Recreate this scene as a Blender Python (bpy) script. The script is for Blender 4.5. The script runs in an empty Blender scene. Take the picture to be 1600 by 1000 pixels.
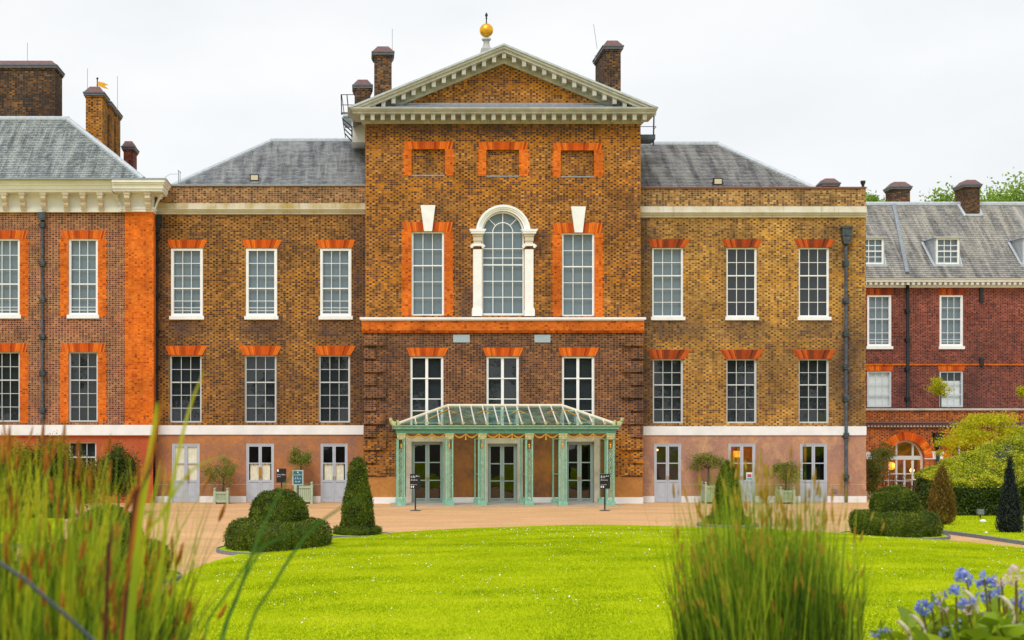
import bpy, math, random
import numpy as np
from mathutils import Vector

random.seed(7)
rng = np.random.default_rng(7)
sc = bpy.context.scene
R = math.radians

# ------------------------------------------------------------------ camera
F, VX, HY, H = 2160.0, 560.0, 665.0, 3.33      # focal length in photo px, vanishing point, eye height


def X(px, Y):
    return (px - VX) * Y / F


def Z(py, Y):
    return H + (HY - py) * Y / F


cam_d = bpy.data.cameras.new('camera')
cam = bpy.data.objects.new('camera', cam_d)
sc.collection.objects.link(cam)
cam.location = (0, 0, H)
cam.rotation_euler = (R(90), 0, 0)
cam_d.sensor_width = 36
cam_d.lens = F / 1600 * 36
cam_d.shift_x = (800 - VX) / 1600
cam_d.shift_y = (HY - 500) / 1600
cam_d.clip_end = 3000
cam_d.clip_start = 0.05
cam_d.dof.use_dof = True
cam_d.dof.focus_distance = 59
cam_d.dof.aperture_fstop = 3.8
sc.camera = cam

# ------------------------------------------------------------------ sky, sun, exposure
SUN_EL, SUN_AZ = R(52), R(205)                 # azimuth from +Y clockwise: behind the camera, to the left
w = bpy.data.worlds.new('World')
sc.world = w
w.use_nodes = True
nt = w.node_tree
nt.nodes.clear()
n_out = nt.nodes.new('ShaderNodeOutputWorld')
n_bg = nt.nodes.new('ShaderNodeBackground')
n_sky = nt.nodes.new('ShaderNodeTexSky')
n_sky.sky_type = 'NISHITA'
n_sky.sun_disc = False
n_sky.sun_elevation = SUN_EL
n_sky.sun_rotation = SUN_AZ
n_tc = nt.nodes.new('ShaderNodeTexCoord')
n_map = nt.nodes.new('ShaderNodeMapping')
n_map.inputs['Scale'].default_value = (1.2, 1.2, 3.0)
n_noise = nt.nodes.new('ShaderNodeTexNoise')
n_noise.inputs['Scale'].default_value = 2.2
n_noise.inputs['Detail'].default_value = 5
n_noise.inputs['Roughness'].default_value = 0.5
n_ramp = nt.nodes.new('ShaderNodeValToRGB')
n_ramp.color_ramp.elements[0].position = 0.30
n_ramp.color_ramp.elements[0].color = (0.80, 0.83, 0.85, 1)
n_ramp.color_ramp.elements[1].position = 0.66
n_ramp.color_ramp.elements[1].color = (0.97, 0.97, 0.97, 1)
n_mul = nt.nodes.new('ShaderNodeVectorMath')
n_mul.operation = 'SCALE'
n_mul.inputs[3].default_value = 8.05
n_mix = nt.nodes.new('ShaderNodeMix')
n_mix.data_type = 'RGBA'
n_mix.inputs[0].default_value = 0.94            # cloud cover
nt.links.new(n_tc.outputs['Generated'], n_map.inputs[0])
nt.links.new(n_map.outputs[0], n_noise.inputs['Vector'])
nt.links.new(n_noise.outputs['Fac'], n_ramp.inputs[0])
nt.links.new(n_ramp.outputs[0], n_mul.inputs[0])
nt.links.new(n_sky.outputs[0], n_mix.inputs[6])
nt.links.new(n_mul.outputs[0], n_mix.inputs[7])
nt.links.new(n_mix.outputs[2], n_bg.inputs[0])
n_bg.inputs[1].default_value = 0.10
nt.links.new(n_bg.outputs[0], n_out.inputs[0])

sun_d = bpy.data.lights.new('sun', 'SUN')
sun_d.energy = 1.5
sun_d.angle = R(24)
sun_d.color = (1.0, 0.985, 0.965)
sun = bpy.data.objects.new('sun', sun_d)
sc.collection.objects.link(sun)
sdir = Vector((math.sin(SUN_AZ) * math.cos(SUN_EL), math.cos(SUN_AZ) * math.cos(SUN_EL), math.sin(SUN_EL)))
sun.rotation_euler = sdir.to_track_quat('Z', 'Y').to_euler()
sun.location = (-10, -10, 40)

vs = sc.view_settings
vs.view_transform = 'Standard'
vs.look = 'None'
vs.gamma = 1
vs.use_curve_mapping = False
vs.exposure = 0.42
sc.render.engine = 'CYCLES'
sc.cycles.max_bounces = 6
sc.cycles.transparent_max_bounces = 16

# ------------------------------------------------------------------ helpers
col = sc.collection
W = {}          # world position of each object's origin (translations only)


class MB:
    def __init__(s):
        s.v, s.f = [], []

    def add(s, vs_, fs):
        b = len(s.v)
        s.v += [tuple(p) for p in vs_]
        s.f += [tuple(i + b for i in f) for f in fs]
        return s

    def box(s, x0, x1, y0, y1, z0, z1):
        return s.add([(x0, y0, z0), (x1, y0, z0), (x1, y1, z0), (x0, y1, z0), (x0, y0, z1), (x1, y0, z1), (x1, y1, z1), (x0, y1, z1)],
                     [(0, 1, 5, 4), (1, 2, 6, 5), (2, 3, 7, 6), (3, 0, 4, 7), (4, 5, 6, 7), (3, 2, 1, 0)])

    def frustum(s, x0, x1, y0, y1, z0, z1, ix, iy=None):
        iy = ix if iy is None else iy
        return s.add([(x0, y0, z0), (x1, y0, z0), (x1, y1, z0), (x0, y1, z0), (x0 + ix, y0 + iy, z1), (x1 - ix, y0 + iy, z1), (x1 - ix, y1 - iy, z1), (x0 + ix, y1 - iy, z1)],
                     [(0, 1, 5, 4), (1, 2, 6, 5), (2, 3, 7, 6), (3, 0, 4, 7), (4, 5, 6, 7), (3, 2, 1, 0)])

    def prism(s, poly, y0, y1):
        n = len(poly)
        return s.add([(x, y0, z) for x, z in poly] + [(x, y1, z) for x, z in poly],
                     [tuple(range(n)), tuple(range(2 * n - 1, n - 1, -1))] + [(i, i + n, (i + 1) % n + n, (i + 1) % n) for i in range(n)])

    def tube(s, pts, r, n=6, cap=True):
        pts = [Vector(p) for p in pts]
        m = len(pts)
        rr = r if isinstance(r, (list, tuple)) else [r] * m
        vv, ff = [], []
        for i, p in enumerate(pts):
            t = (pts[min(i + 1, m - 1)] - pts[max(i - 1, 0)]).normalized()
            a = t.cross(Vector((0, 0, 1)) if abs(t.z) < .9 else Vector((0, 1, 0))).normalized()
            b = t.cross(a)
            for k in range(n):
                q = 2 * math.pi * (k + .5) / n
                vv.append(p + (a * math.cos(q) + b * math.sin(q)) * rr[i])
        for i in range(m - 1):
            for k in range(n):
                ff.append((i * n + k, i * n + (k + 1) % n, (i + 1) * n + (k + 1) % n, (i + 1) * n + k))
        if cap:
            ff += [tuple(range(n)), tuple((m - 1) * n + k for k in range(n))]
        return s.add(vv, ff)

    def lathe(s, cx, cy, prof, n=16):
        vv, ff = [], []
        for r, z in prof:
            for k in range(n):
                q = 2 * math.pi * k / n
                vv.append((cx + r * math.cos(q), cy + r * math.sin(q), z))
        m = len(prof)
        for i in range(m - 1):
            for k in range(n):
                ff.append((i * n + k, i * n + (k + 1) % n, (i + 1) * n + (k + 1) % n, (i + 1) * n + k))
        ff += [tuple(range(n)), tuple((m - 1) * n + k for k in range(n))]
        return s.add(vv, ff)

    def build(s, name, mat, parent=None, smooth=False, local=False):
        a = np.array(s.v, dtype=float)
        if local:
            o0 = np.zeros(3)
        else:
            lo, hi = a.min(0), a.max(0)
            o0 = np.array([(lo[0] + hi[0]) / 2, (lo[1] + hi[1]) / 2, lo[2]])
        me = bpy.data.meshes.new(name)
        me.from_pydata((a - o0).tolist(), [], s.f)
        me.materials.append(M[mat] if isinstance(mat, str) else mat)
        if smooth:
            me.polygons.foreach_set('use_smooth', [True] * len(me.polygons))
        me.update()
        return link(name, me, o0, parent, local)


def link(name, data, wloc, parent=None, local=False):
    o = bpy.data.objects.new(name, data)
    col.objects.link(o)
    wl = Vector([float(c) for c in wloc])
    if local:
        o.location = wl
        W[o] = wl
        if parent is not None:
            o.parent = parent
            W[o] = W[parent] + wl
        return o
    W[o] = wl
    if parent is not None:
        o.parent = parent
        o.location = wl - W[parent]
    else:
        o.location = wl
    return o


def thing(name, label, cat, loc=(0, 0, 0), group=None, rz=0):
    o = link(name, None, loc)
    o.rotation_euler[2] = rz
    o.empty_display_size = .2
    return tag(o, label, cat, group)


def tag(o, label=None, cat=None, group=None, kind=None):
    if label: o['label'] = label
    if cat: o['category'] = cat
    if group: o['group'] = group
    if kind: o['kind'] = kind
    return o


def copy_tree(o, parent=None):
    c = o.copy()
    col.objects.link(c)
    c.parent = parent
    W[c] = W[o]
    for ch in [q for q in bpy.data.objects if q.parent is o]:
        copy_tree(ch, c)
    return c


def quads(name, V, mat, parent=None, wloc=(0, 0, 0), tris=False, local=False):
    """V: (N, k, 3) faces, no sharing; fast."""
    V = np.asarray(V, dtype=np.float32)
    n, k = V.shape[:2]
    V = V - np.array(wloc, dtype=np.float32)
    me = bpy.data.meshes.new(name)
    me.vertices.add(n * k)
    me.vertices.foreach_set('co', V.reshape(-1))
    me.loops.add(n * k)
    me.loops.foreach_set('vertex_index', np.arange(n * k, dtype=np.int32))
    me.polygons.add(n)
    me.polygons.foreach_set('loop_start', np.arange(0, n * k, k, dtype=np.int32))
    me.materials.append(M[mat])
    me.update(calc_edges=True)
    me.validate()
    return link(name, me, wloc, parent, local)


def ribbon(name, P, width, side, mat, parent=None, wloc=(0, 0, 0)):
    """P: (N, K, 3) centre lines, width (N, K), side (N, 3): strips sharing vertices per strip."""
    N, K = P.shape[:2]
    A = P - side[:, None, :] * width[..., None] / 2
    B = P + side[:, None, :] * width[..., None] / 2
    V = np.stack([A, B], 2).reshape(-1, 3) - np.array(wloc)
    base = (np.arange(N) * K * 2)[:, None]
    k = np.arange(K - 1)[None, :]
    q = np.stack([base + 2 * k, base + 2 * k + 1, base + 2 * k + 3, base + 2 * k + 2], -1).reshape(-1, 4)
    me = bpy.data.meshes.new(name)
    me.vertices.add(len(V))
    me.vertices.foreach_set('co', V.astype(np.float32).reshape(-1))
    me.loops.add(q.size)
    me.loops.foreach_set('vertex_index', q.astype(np.int32).reshape(-1))
    me.polygons.add(len(q))
    me.polygons.foreach_set('loop_start', np.arange(0, q.size, 4, dtype=np.int32))
    me.materials.append(M[mat])
    me.update(calc_edges=True)
    return link(name, me, wloc, parent)


def unit(a):
    return a / np.maximum(np.linalg.norm(a, axis=-1, keepdims=True), 1e-9)


def leaf_quads(P, N, size, aspect=.5, spread=.8):
    """diamond leaves at P; long axis lies around N mixed with a random direction."""
    n = len(P)
    r1 = unit(rng.normal(size=(n, 3)))
    d = unit(N * (1 - spread) + r1 * spread)
    s = unit(np.cross(d, rng.normal(size=(n, 3))))
    L = (size * rng.uniform(.6, 1.3, n))[:, None]
    return np.stack([P - d * L * .5, P + s * L * aspect * .5 - d * L * .05, P + d * L * .5, P - s * L * aspect * .5 - d * L * .05], 1)


# ------------------------------------------------------------------ materials
M = {}


def newmat(name):
    m = bpy.data.materials.new(name)
    m.use_nodes = True
    m.node_tree.nodes.clear()
    M[name] = m
    return m.node_tree


class NT:
    def __init__(s, t):
        s.t = t

    def n(s, typ, **kw):
        nd = s.t.nodes.new(typ)
        for k, v in kw.items():
            setattr(nd, k, v)
        return nd

    def put(s, sock, v):
        if isinstance(v, bpy.types.NodeSocket):
            s.t.links.new(v, sock)
        elif v is not None:
            if sock.type == 'RGBA' and len(v) == 3:
                v = (*v, 1)
            sock.default_value = v

    def math(s, op, a, b=None, c=None, clamp=False):
        nd = s.n('ShaderNodeMath', operation=op, use_clamp=clamp)
        for i, v in enumerate((a, b, c)):
            if v is not None:
                s.put(nd.inputs[i], v)
        return nd.outputs[0]

    def mix(s, f, a, b, mode='MIX'):
        nd = s.n('ShaderNodeMix', data_type='RGBA', blend_type=mode)
        s.put(nd.inputs[0], f)
        s.put(nd.inputs[6], a)
        s.put(nd.inputs[7], b)
        return nd.outputs[2]

    def ramp(s, f, stops, interp='LINEAR'):
        nd = s.n('ShaderNodeValToRGB')
        cr = nd.color_ramp
        cr.interpolation = interp
        while len(cr.elements) < len(stops):
            cr.elements.new(.5)
        for e, (p, c) in zip(cr.elements, stops):
            e.position = p
            c = (c, c, c) if isinstance(c, (int, float)) else c
            e.color = (*c, 1)
        s.put(nd.inputs[0], f)
        return nd.outputs[0]

    def noise(s, scale, detail=4, vec=None, rough=.55, sx=(1, 1, 1)):
        nd = s.n('ShaderNodeTexNoise')
        nd.inputs['Scale'].default_value = scale
        nd.inputs['Detail'].default_value = detail
        nd.inputs['Roughness'].default_value = rough
        if vec is None:
            vec = s.n('ShaderNodeNewGeometry').outputs['Position']
        if sx != (1, 1, 1):
            mp = s.n('ShaderNodeMapping')
            mp.inputs['Scale'].default_value = sx
            s.put(mp.inputs[0], vec)
            vec = mp.outputs[0]
        s.put(nd.inputs['Vector'], vec)
        return nd.outputs['Fac']

    def island(s):
        return s.n('ShaderNodeNewGeometry').outputs['Random Per Island']

    def bump(s, h, strength=.3, dist=.01):
        nd = s.n('ShaderNodeBump')
        nd.inputs['Strength'].default_value = strength
        nd.inputs['Distance'].default_value = dist
        s.put(nd.inputs['Height'], h)
        return nd.outputs[0]

    def principled(s, color, rough=.8, metal=0, bump=None, spec=.4, emis=None, es=0):
        p = s.n('ShaderNodeBsdfPrincipled')
        s.put(p.inputs['Base Color'], color)
        s.put(p.inputs['Roughness'], rough)
        s.put(p.inputs['Metallic'], metal)
        p.inputs['Specular IOR Level'].default_value = spec
        if bump is not None:
            s.put(p.inputs['Normal'], bump)
        if emis:
            s.put(p.inputs['Emission Color'], emis)
            p.inputs['Emission Strength'].default_value = es
        return p.outputs[0]

    def out(s, sh):
        o = s.n('ShaderNodeOutputMaterial')
        s.t.links.new(sh, o.inputs[0])


def flemish_group():
    g = bpy.data.node_groups.new('FlemishBond', 'ShaderNodeTree')
    g.interface.new_socket('Random', in_out='OUTPUT', socket_type='NodeSocketFloat')
    g.interface.new_socket('Header', in_out='OUTPUT', socket_type='NodeSocketFloat')
    g.interface.new_socket('Mortar', in_out='OUTPUT', socket_type='NodeSocketFloat')
    T = NT(g)
    go = T.n('NodeGroupOutput')
    sep = T.n('ShaderNodeSeparateXYZ')
    g.links.new(T.n('ShaderNodeNewGeometry').outputs['Position'], sep.inputs[0])
    u = T.math('ADD', sep.outputs[0], sep.outputs[1])
    zz = T.math('DIVIDE', sep.outputs[2], .082)
    row = T.math('FLOOR', zz)
    v = T.math('FRACT', zz)
    odd = T.math('MULTIPLY', T.math('PINGPONG', row, 1), .5)
    uu = T.math('ADD', T.math('DIVIDE', u, .255), odd)
    cell = T.math('FLOOR', uu)
    t = T.math('FRACT', uu)
    head = T.math('LESS_THAN', t, .42)
    cid = T.n('ShaderNodeCombineXYZ')
    g.links.new(T.math('MULTIPLY_ADD', cell, 2.0, head), cid.inputs[0])
    g.links.new(row, cid.inputs[1])
    wn = T.n('ShaderNodeTexWhiteNoise', noise_dimensions='3D')
    g.links.new(cid.outputs[0], wn.inputs['Vector'])
    d = T.math('MINIMUM', T.math('MINIMUM', t, T.math('SUBTRACT', 1, t)), T.math('ABSOLUTE', T.math('SUBTRACT', t, .42)))
    d = T.math('MULTIPLY', d, .255)
    dv = T.math('MULTIPLY', T.math('MINIMUM', v, T.math('SUBTRACT', 1, v)), .082)
    m = T.math('MINIMUM', d, dv)
    mort = T.math('LESS_THAN', m, .0078)
    g.links.new(wn.outputs['Value'], go.inputs[0])
    g.links.new(head, go.inputs[1])
    g.links.new(mort, go.inputs[2])
    return g


FLEM = flemish_group()


def brick(name, stops, headers, hmix, mortar, soot=(.05, .038, .035), soot_lo=.62, soot_amt=.5, patch=None, patch_lo=.58, stains=()):
    T = NT(newmat(name))
    g = T.n('ShaderNodeGroup')
    g.node_tree = FLEM
    c = T.ramp(g.outputs[0], stops)
    hc = T.ramp(g.outputs[0], headers)
    c = T.mix(T.math('MULTIPLY', g.outputs[1], hmix), c, hc)
    if patch:
        pf = T.ramp(T.noise(1.1, 6, sx=(1, 1, 1.6), rough=.65), [(patch_lo, 0), (patch_lo + .16, 1)])
        pb = T.math('MULTIPLY', pf, T.math('GREATER_THAN', g.outputs[0], .35))
        c = T.mix(T.math('MULTIPLY', pb, .75), c, patch)
    c = T.mix(g.outputs[2], c, mortar)
    sf = T.ramp(T.noise(.35, 7, sx=(1, 1, .8), rough=.6), [(soot_lo - .17, 0), (soot_lo + .06, 1)])
    c = T.mix(T.math('MULTIPLY', sf, soot_amt), c, soot)
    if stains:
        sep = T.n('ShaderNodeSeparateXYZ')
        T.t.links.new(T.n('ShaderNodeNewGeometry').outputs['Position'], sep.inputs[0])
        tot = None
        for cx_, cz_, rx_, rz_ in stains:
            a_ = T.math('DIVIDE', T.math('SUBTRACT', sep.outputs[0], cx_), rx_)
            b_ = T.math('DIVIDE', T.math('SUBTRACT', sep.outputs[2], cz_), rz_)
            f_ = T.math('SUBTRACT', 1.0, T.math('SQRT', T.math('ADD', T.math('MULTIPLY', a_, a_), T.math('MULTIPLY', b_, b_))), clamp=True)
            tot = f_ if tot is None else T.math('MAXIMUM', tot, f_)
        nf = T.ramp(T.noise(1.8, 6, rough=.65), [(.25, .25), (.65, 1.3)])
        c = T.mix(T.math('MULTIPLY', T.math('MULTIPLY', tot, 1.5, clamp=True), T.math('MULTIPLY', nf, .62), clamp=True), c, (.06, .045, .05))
    stk = T.ramp(T.noise(1.0, 5, sx=(2.6, 2.6, .22), rough=.6), [(.52, 0), (.72, 1)])
    c = T.mix(T.math('MULTIPLY', stk, .38 * min(1, soot_amt * 2)), c, soot)
    br = T.ramp(T.noise(.9, 6, rough=.65), [(.3, .70), (.7, 1.26)])
    c = T.mix(1.0, c, br, 'MULTIPLY')
    h = T.math('ADD', T.math('MULTIPLY', g.outputs[2], -1.0), T.math('MULTIPLY', g.outputs[0], .5))
    T.out(T.principled(c, .9, bump=T.bump(h, .6, .008), spec=.08))


DK = (.045, .03, .03)
brick('brick_left_wing', [(0, (.055, .026, .024)), (.2, (.19, .075, .03)), (.35, (.30, .12, .022)), (.65, (.38, .155, .02)), (.9, (.50, .20, .02)), (1, (.52, .25, .07))],
      [(0, (.022, .014, .018)), (.6, (.06, .027, .022)), (1, (.30, .12, .025))], .9, (.36, .215, .085), patch=(.58, .215, .012), patch_lo=.54, soot_amt=.6,
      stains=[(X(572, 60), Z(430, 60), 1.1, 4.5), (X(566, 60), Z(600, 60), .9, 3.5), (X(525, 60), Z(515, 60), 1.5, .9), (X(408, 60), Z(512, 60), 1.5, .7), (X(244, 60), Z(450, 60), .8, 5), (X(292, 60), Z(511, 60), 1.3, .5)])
brick('brick_centre_upper', [(0, (.07, .028, .026)), (.18, (.22, .075, .030)), (.32, (.36, .125, .015)), (.65, (.46, .17, .014)), (.88, (.60, .22, .014)), (1, (.60, .27, .06))],
      [(0, (.026, .016, .02)), (.6, (.085, .033, .022)), (1, (.38, .14, .02))], .88, (.38, .215, .08), soot_amt=.45, patch=(.70, .235, .010), patch_lo=.52,
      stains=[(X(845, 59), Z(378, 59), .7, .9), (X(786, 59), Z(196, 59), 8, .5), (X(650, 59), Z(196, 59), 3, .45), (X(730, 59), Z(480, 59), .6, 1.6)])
brick('brick_centre_lower', [(0, (.045, .022, .022)), (.2, (.13, .048, .028)), (.65, (.25, .09, .034)), (1, (.40, .155, .04))],
      [(0, (.020, .014, .02)), (.6, (.055, .026, .028)), (1, (.20, .075, .034))], .9, (.33, .20, .11), soot_amt=.55, patch=(.46, .165, .02), patch_lo=.55)
brick('brick_right_wing', [(0, (.10, .045, .028)), (.15, (.34, .145, .032)), (.35, (.48, .225, .034)), (.65, (.60, .29, .036)), (.9, (.70, .34, .04)), (1, (.72, .42, .12))],
      [(0, (.036, .022, .022)), (.5, (.15, .063, .026)), (1, (.48, .215, .035))], .8, (.50, .33, .14), soot_lo=.60, soot_amt=.62, patch=(.74, .33, .025), patch_lo=.52,
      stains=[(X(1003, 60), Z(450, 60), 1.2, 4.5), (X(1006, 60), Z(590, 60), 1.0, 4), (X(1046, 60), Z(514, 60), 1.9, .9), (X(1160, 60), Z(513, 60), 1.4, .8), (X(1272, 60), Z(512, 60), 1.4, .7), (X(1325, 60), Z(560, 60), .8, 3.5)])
brick('brick_pavilion', [(0, (.075, .026, .028)), (.2, (.21, .062, .038)), (.65, (.32, .098, .046)), (1, (.48, .185, .065))],
      [(0, (.03, .017, .025)), (.6, (.095, .034, .034)), (1, (.30, .10, .046))], .9, (.54, .35, .20), soot_amt=.3, patch=(.44, .11, .034), patch_lo=.57)
brick('brick_range', [(0, (.06, .022, .026)), (.2, (.18, .045, .038)), (.65, (.28, .072, .050)), (1, (.40, .11, .06))],
      [(0, (.034, .016, .025)), (.6, (.10, .028, .032)), (1, (.25, .05, .034))], .85, (.31, .145, .105), soot_amt=.45, patch=(.42, .082, .024), patch_lo=.57)
brick('brick_arcade', [(0, (.12, .03, .015)), (.2, (.34, .075, .018)), (.65, (.50, .118, .02)), (1, (.64, .19, .03))],
      [(0, (.04, .018, .02)), (.6, (.14, .036, .02)), (1, (.40, .09, .02))], .82, (.42, .21, .10), soot_amt=.45)
brick('brick_chimney', [(0, (.022, .02, .02)), (.35, (.075, .042, .026)), (.7, (.20, .085, .022)), (1, (.42, .18, .03))],
      [(0, (.014, .015, .018)), (.6, (.035, .026, .028)), (1, (.22, .09, .026))], .8, (.19, .14, .10), soot_amt=.6, soot_lo=.53, patch=(.56, .22, .02), patch_lo=.54)
brick('brick_parapet', [(0, (.05, .03, .026)), (.25, (.24, .10, .04)), (.7, (.46, .19, .055)), (1, (.62, .31, .10))],
      [(0, (.03, .022, .024)), (.6, (.13, .058, .034)), (1, (.42, .17, .045))], .75, (.46, .33, .20), soot_amt=.45, soot_lo=.57)
brick('rubbed_brick', [(0, (.30, .05, .010)), (.15, (.62, .11, .010)), (.5, (.72, .14, .010)), (1, (.84, .21, .016))],
      [(0, (.20, .04, .012)), (.12, (.56, .10, .010)), (1, (.78, .18, .015))], .7, (.66, .20, .045), soot_amt=.30, soot=(.20, .045, .016), soot_lo=.62)


def simple(name, color, rough=.7, metal=0, var=.15, scale=3.0, bump=0, spec=.4, detail=5, col2=None, fine=0):
    T = NT(newmat(name))
    c = color
    if col2:
        c = T.mix(T.ramp(T.noise(scale, detail, rough=.6), [(.38, 0), (.68, 1)]), color, col2)
    if var:
        c = T.mix(1.0, c, T.ramp(T.noise(scale * 2.3, detail), [(.3, 1 - var), (.7, 1 + var)]), 'MULTIPLY')
    b = T.bump(T.noise(fine or scale * 8, 3), bump, .01) if bump else None
    T.out(T.principled(c, rough, metal, b, spec))


simple('white_paint', (.86, .87, .87), .55, var=.06, scale=1.2)
simple('sash_paint', (.60, .63, .64), .5, var=.05, scale=2)
simple('grey_paint', (.47, .51, .58), .5, var=.06, scale=2)
simple('green_grey_paint', (.36, .45, .43), .5, var=.06, scale=2)
simple('white_render', (.87, .87, .865), .85, var=.06, scale=.8, bump=.1, col2=(.78, .78, .765))
simple('pediment_stone', (.51, .50, .465), .85, var=.14, scale=1.3, bump=.1, col2=(.40, .395, .375))
simple('cream_stone', (.69, .63, .53), .8, var=.1, scale=1.5, bump=.1, col2=(.60, .50, .38))
simple('lead_dark', (.13, .13, .15), .6, .2, var=.2, scale=3)
simple('hoop_metal', (.10, .115, .13), .3, .6, var=.1)
simple('lead', (.30, .33, .365), .5, .3, var=.18, scale=2.5, bump=.1)
simple('lead_pale', (.48, .52, .56), .5, .2, var=.15, scale=2.5, bump=.1)
simple('terracotta', (.21, .10, .095), .85, var=.25, scale=5, bump=.2, col2=(.14, .095, .10))
simple('iron_black', (.014, .018, .02), .45, var=.2, scale=4)
simple('iron_lead_pipe', (.035, .046, .055), .45, var=.3, scale=6, col2=(.09, .105, .115))
simple('mint_paint', (.215, .47, .32), .5, var=.16, scale=4, col2=(.30, .53, .40))
simple('mint_dark', (.09, .25, .165), .55, var=.15, scale=4)
simple('mint_gilt', (.45, .46, .22), .45, var=.25, scale=9)
simple('canopy_cream', (.76, .69, .53), .5, var=.07, scale=2)
simple('canopy_pink_white', (.80, .70, .64), .5, var=.05, scale=2)
simple('gilt', (.70, .36, .04), .38, .55, var=.15, scale=8)
simple('gold_leaf', (.85, .43, .035), .3, .75, var=.12, scale=6)
simple('planter_paint', (.40, .49, .33), .6, var=.08, scale=3)
simple('soil', (.06, .042, .03), .95, var=.4, scale=8, bump=.6)
simple('sign_black', (.012, .015, .019), .4, var=.05)
simple('sign_teal', (.035, .12, .17), .4, var=.06)
simple('sign_edge', (.42, .58, .58), .4, var=.04)
simple('sign_white', (.8, .8, .8), .5, var=0)
simple('sign_pale', (.30, .46, .50), .5, var=0)
simple('sticker_red', (.5, .05, .12), .5, var=0)
simple('sticker_blue', (.12, .42, .55), .5, var=0)
simple('brass', (.55, .30, .08), .35, .8, var=.1, scale=5)
simple('curtain_cream', (.90, .84, .66), .8, var=.1, scale=3)
simple('blind_grey', (.165, .22, .26), .85, var=.05, scale=.6)
simple('blind_white', (.80, .81, .79), .8, var=.05, scale=.6)
simple('room_dark', (.018, .025, .031), .9, var=.3, scale=.4)
simple('room_black', (.012, .014, .014), .9, var=.35, scale=.8)
simple('room_brown', (.085, .055, .05), .9, var=.35, scale=.8)
simple('room_warm', (.34, .14, .04), .8, var=.5, scale=1.6, col2=(.10, .05, .03))
simple('bark', (.11, .08, .055), .9, var=.3, scale=9, bump=.5)
simple('edging', (.17, .19, .215), .7, var=.2, scale=4)
simple('paving_stone', (.46, .36, .27), .85, var=.15, scale=2, bump=.2)
simple('table_metal', (.45, .48, .50), .35, .5, var=.1)
simple('floodlight_lens', (.62, .52, .36), .25, var=.2, scale=20)
simple('plate_blue', (.36, .45, .50), .6, var=.12, scale=8)
simple('tile_red', (.24, .085, .07), .85, var=.2, scale=6)


def stucco(name, a, b, c2, lo=.45):
    T = NT(newmat(name))
    f = T.ramp(T.noise(.8, 7, rough=.65), [(lo - .13, 0), (lo + .2, 1)])
    c = T.mix(f, a, b)
    f2 = T.ramp(T.noise(1.3, 7, rough=.72, sx=(1, 1, .7)), [(.50, 0), (.66, 1)])
    c = T.mix(T.math('MULTIPLY', f2, .6), c, c2)
    f3 = T.ramp(T.noise(5.0, 6, rough=.75), [(.56, 0), (.70, 1)])
    c = T.mix(T.math('MULTIPLY', f3, .35), c, tuple(min(1, v * 1.5) for v in b))
    c = T.mix(1, c, T.ramp(T.noise(9, 4), [(.3, .9), (.7, 1.1)]), 'MULTIPLY')
    T.out(T.principled(c, .85, bump=T.bump(T.noise(40, 3), .15, .01), spec=.25))


stucco('stucco_left', (.27, .135, .095), (.52, .21, .060), (.25, .145, .135))
stucco('stucco_right', (.36, .20, .155), (.53, .275, .16), (.72, .42, .19), .5)
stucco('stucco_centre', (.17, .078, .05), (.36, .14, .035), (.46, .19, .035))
stucco('stucco_plinth', (.50, .22, .055), (.38, .165, .05), (.56, .27, .08))
stucco('stucco_red', (.48, .10, .03), (.40, .085, .03), (.42, .12, .05))


def stained(name, base, st, lo):
    T = NT(newmat(name))
    f = T.ramp(T.noise(1.0, 7, rough=.6, sx=(1.2, 1, .8)), [(lo - .12, 0), (lo + .12, 1)])
    c = T.mix(f, base, st)
    f2 = T.ramp(T.noise(7, 3, sx=(1, 1, .08)), [(.60, 0), (.72, 1)])
    c = T.mix(T.math('MULTIPLY', f2, .5), c, (.30, .22, .12))
    T.out(T.principled(c, .85, spec=.25))


stained('band_stained', (.64, .58, .46), (.44, .33, .12), .52)
stained('band_clean', (.68, .64, .55), (.58, .49, .36), .56)


def slate(name, dark, light, lich, amt=.5):
    T = NT(newmat(name))
    c = T.mix(T.island(), dark, light)
    st = T.ramp(T.noise(1.5, 6, sx=(2.0, .16, .16), rough=.6), [(.42, 0), (.62, 1)])
    c = T.mix(T.math('MULTIPLY', st, amt), c, lich)
    dk = T.ramp(T.noise(2.3, 6, sx=(1.6, .2, .2), rough=.68), [(.48, 0), (.66, 1)])
    c = T.mix(T.math('MULTIPLY', dk, .62), c, tuple(x * .45 for x in dark))
    c = T.mix(1, c, T.ramp(T.noise(30, 2), [(.3, .88), (.7, 1.12)]), 'MULTIPLY')
    T.out(T.principled(c, .7, bump=T.bump(T.noise(60, 2), .1, .005), spec=.35))


slate('slate_pavilion', (.145, .165, .17), (.30, .33, .325), (.46, .49, .47), .65)
slate('slate_wing', (.15, .155, .17), (.29, .30, .315), (.46, .465, .46), .6)
slate('slate_wing_brown', (.13, .128, .135), (.25, .245, .25), (.40, .39, .36), .55)
slate('slate_range', (.16, .155, .155), (.30, .29, .275), (.50, .46, .38), .6)

# gauged brick voussoirs, one tone per piece
T = NT(newmat('voussoir'))
c = T.ramp(T.island(), [(0, (.34, .045, .008)), (.35, (.62, .10, .009)), (.8, (.76, .145, .011)), (1, (.80, .20, .02))])
T.out(T.principled(T.mix(1, c, T.ramp(T.noise(3, 4), [(.3, .85), (.7, 1.12)]), 'MULTIPLY'), .85, spec=.2))
T = NT(newmat('voussoir_dark'))
c = T.ramp(T.island(), [(0, (.10, .028, .016)), (.4, (.36, .055, .012)), (.8, (.52, .085, .012)), (1, (.60, .12, .02))])
T.out(T.principled(T.mix(1, c, T.ramp(T.noise(3, 4), [(.3, .85), (.7, 1.12)]), 'MULTIPLY'), .85, spec=.2))


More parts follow.
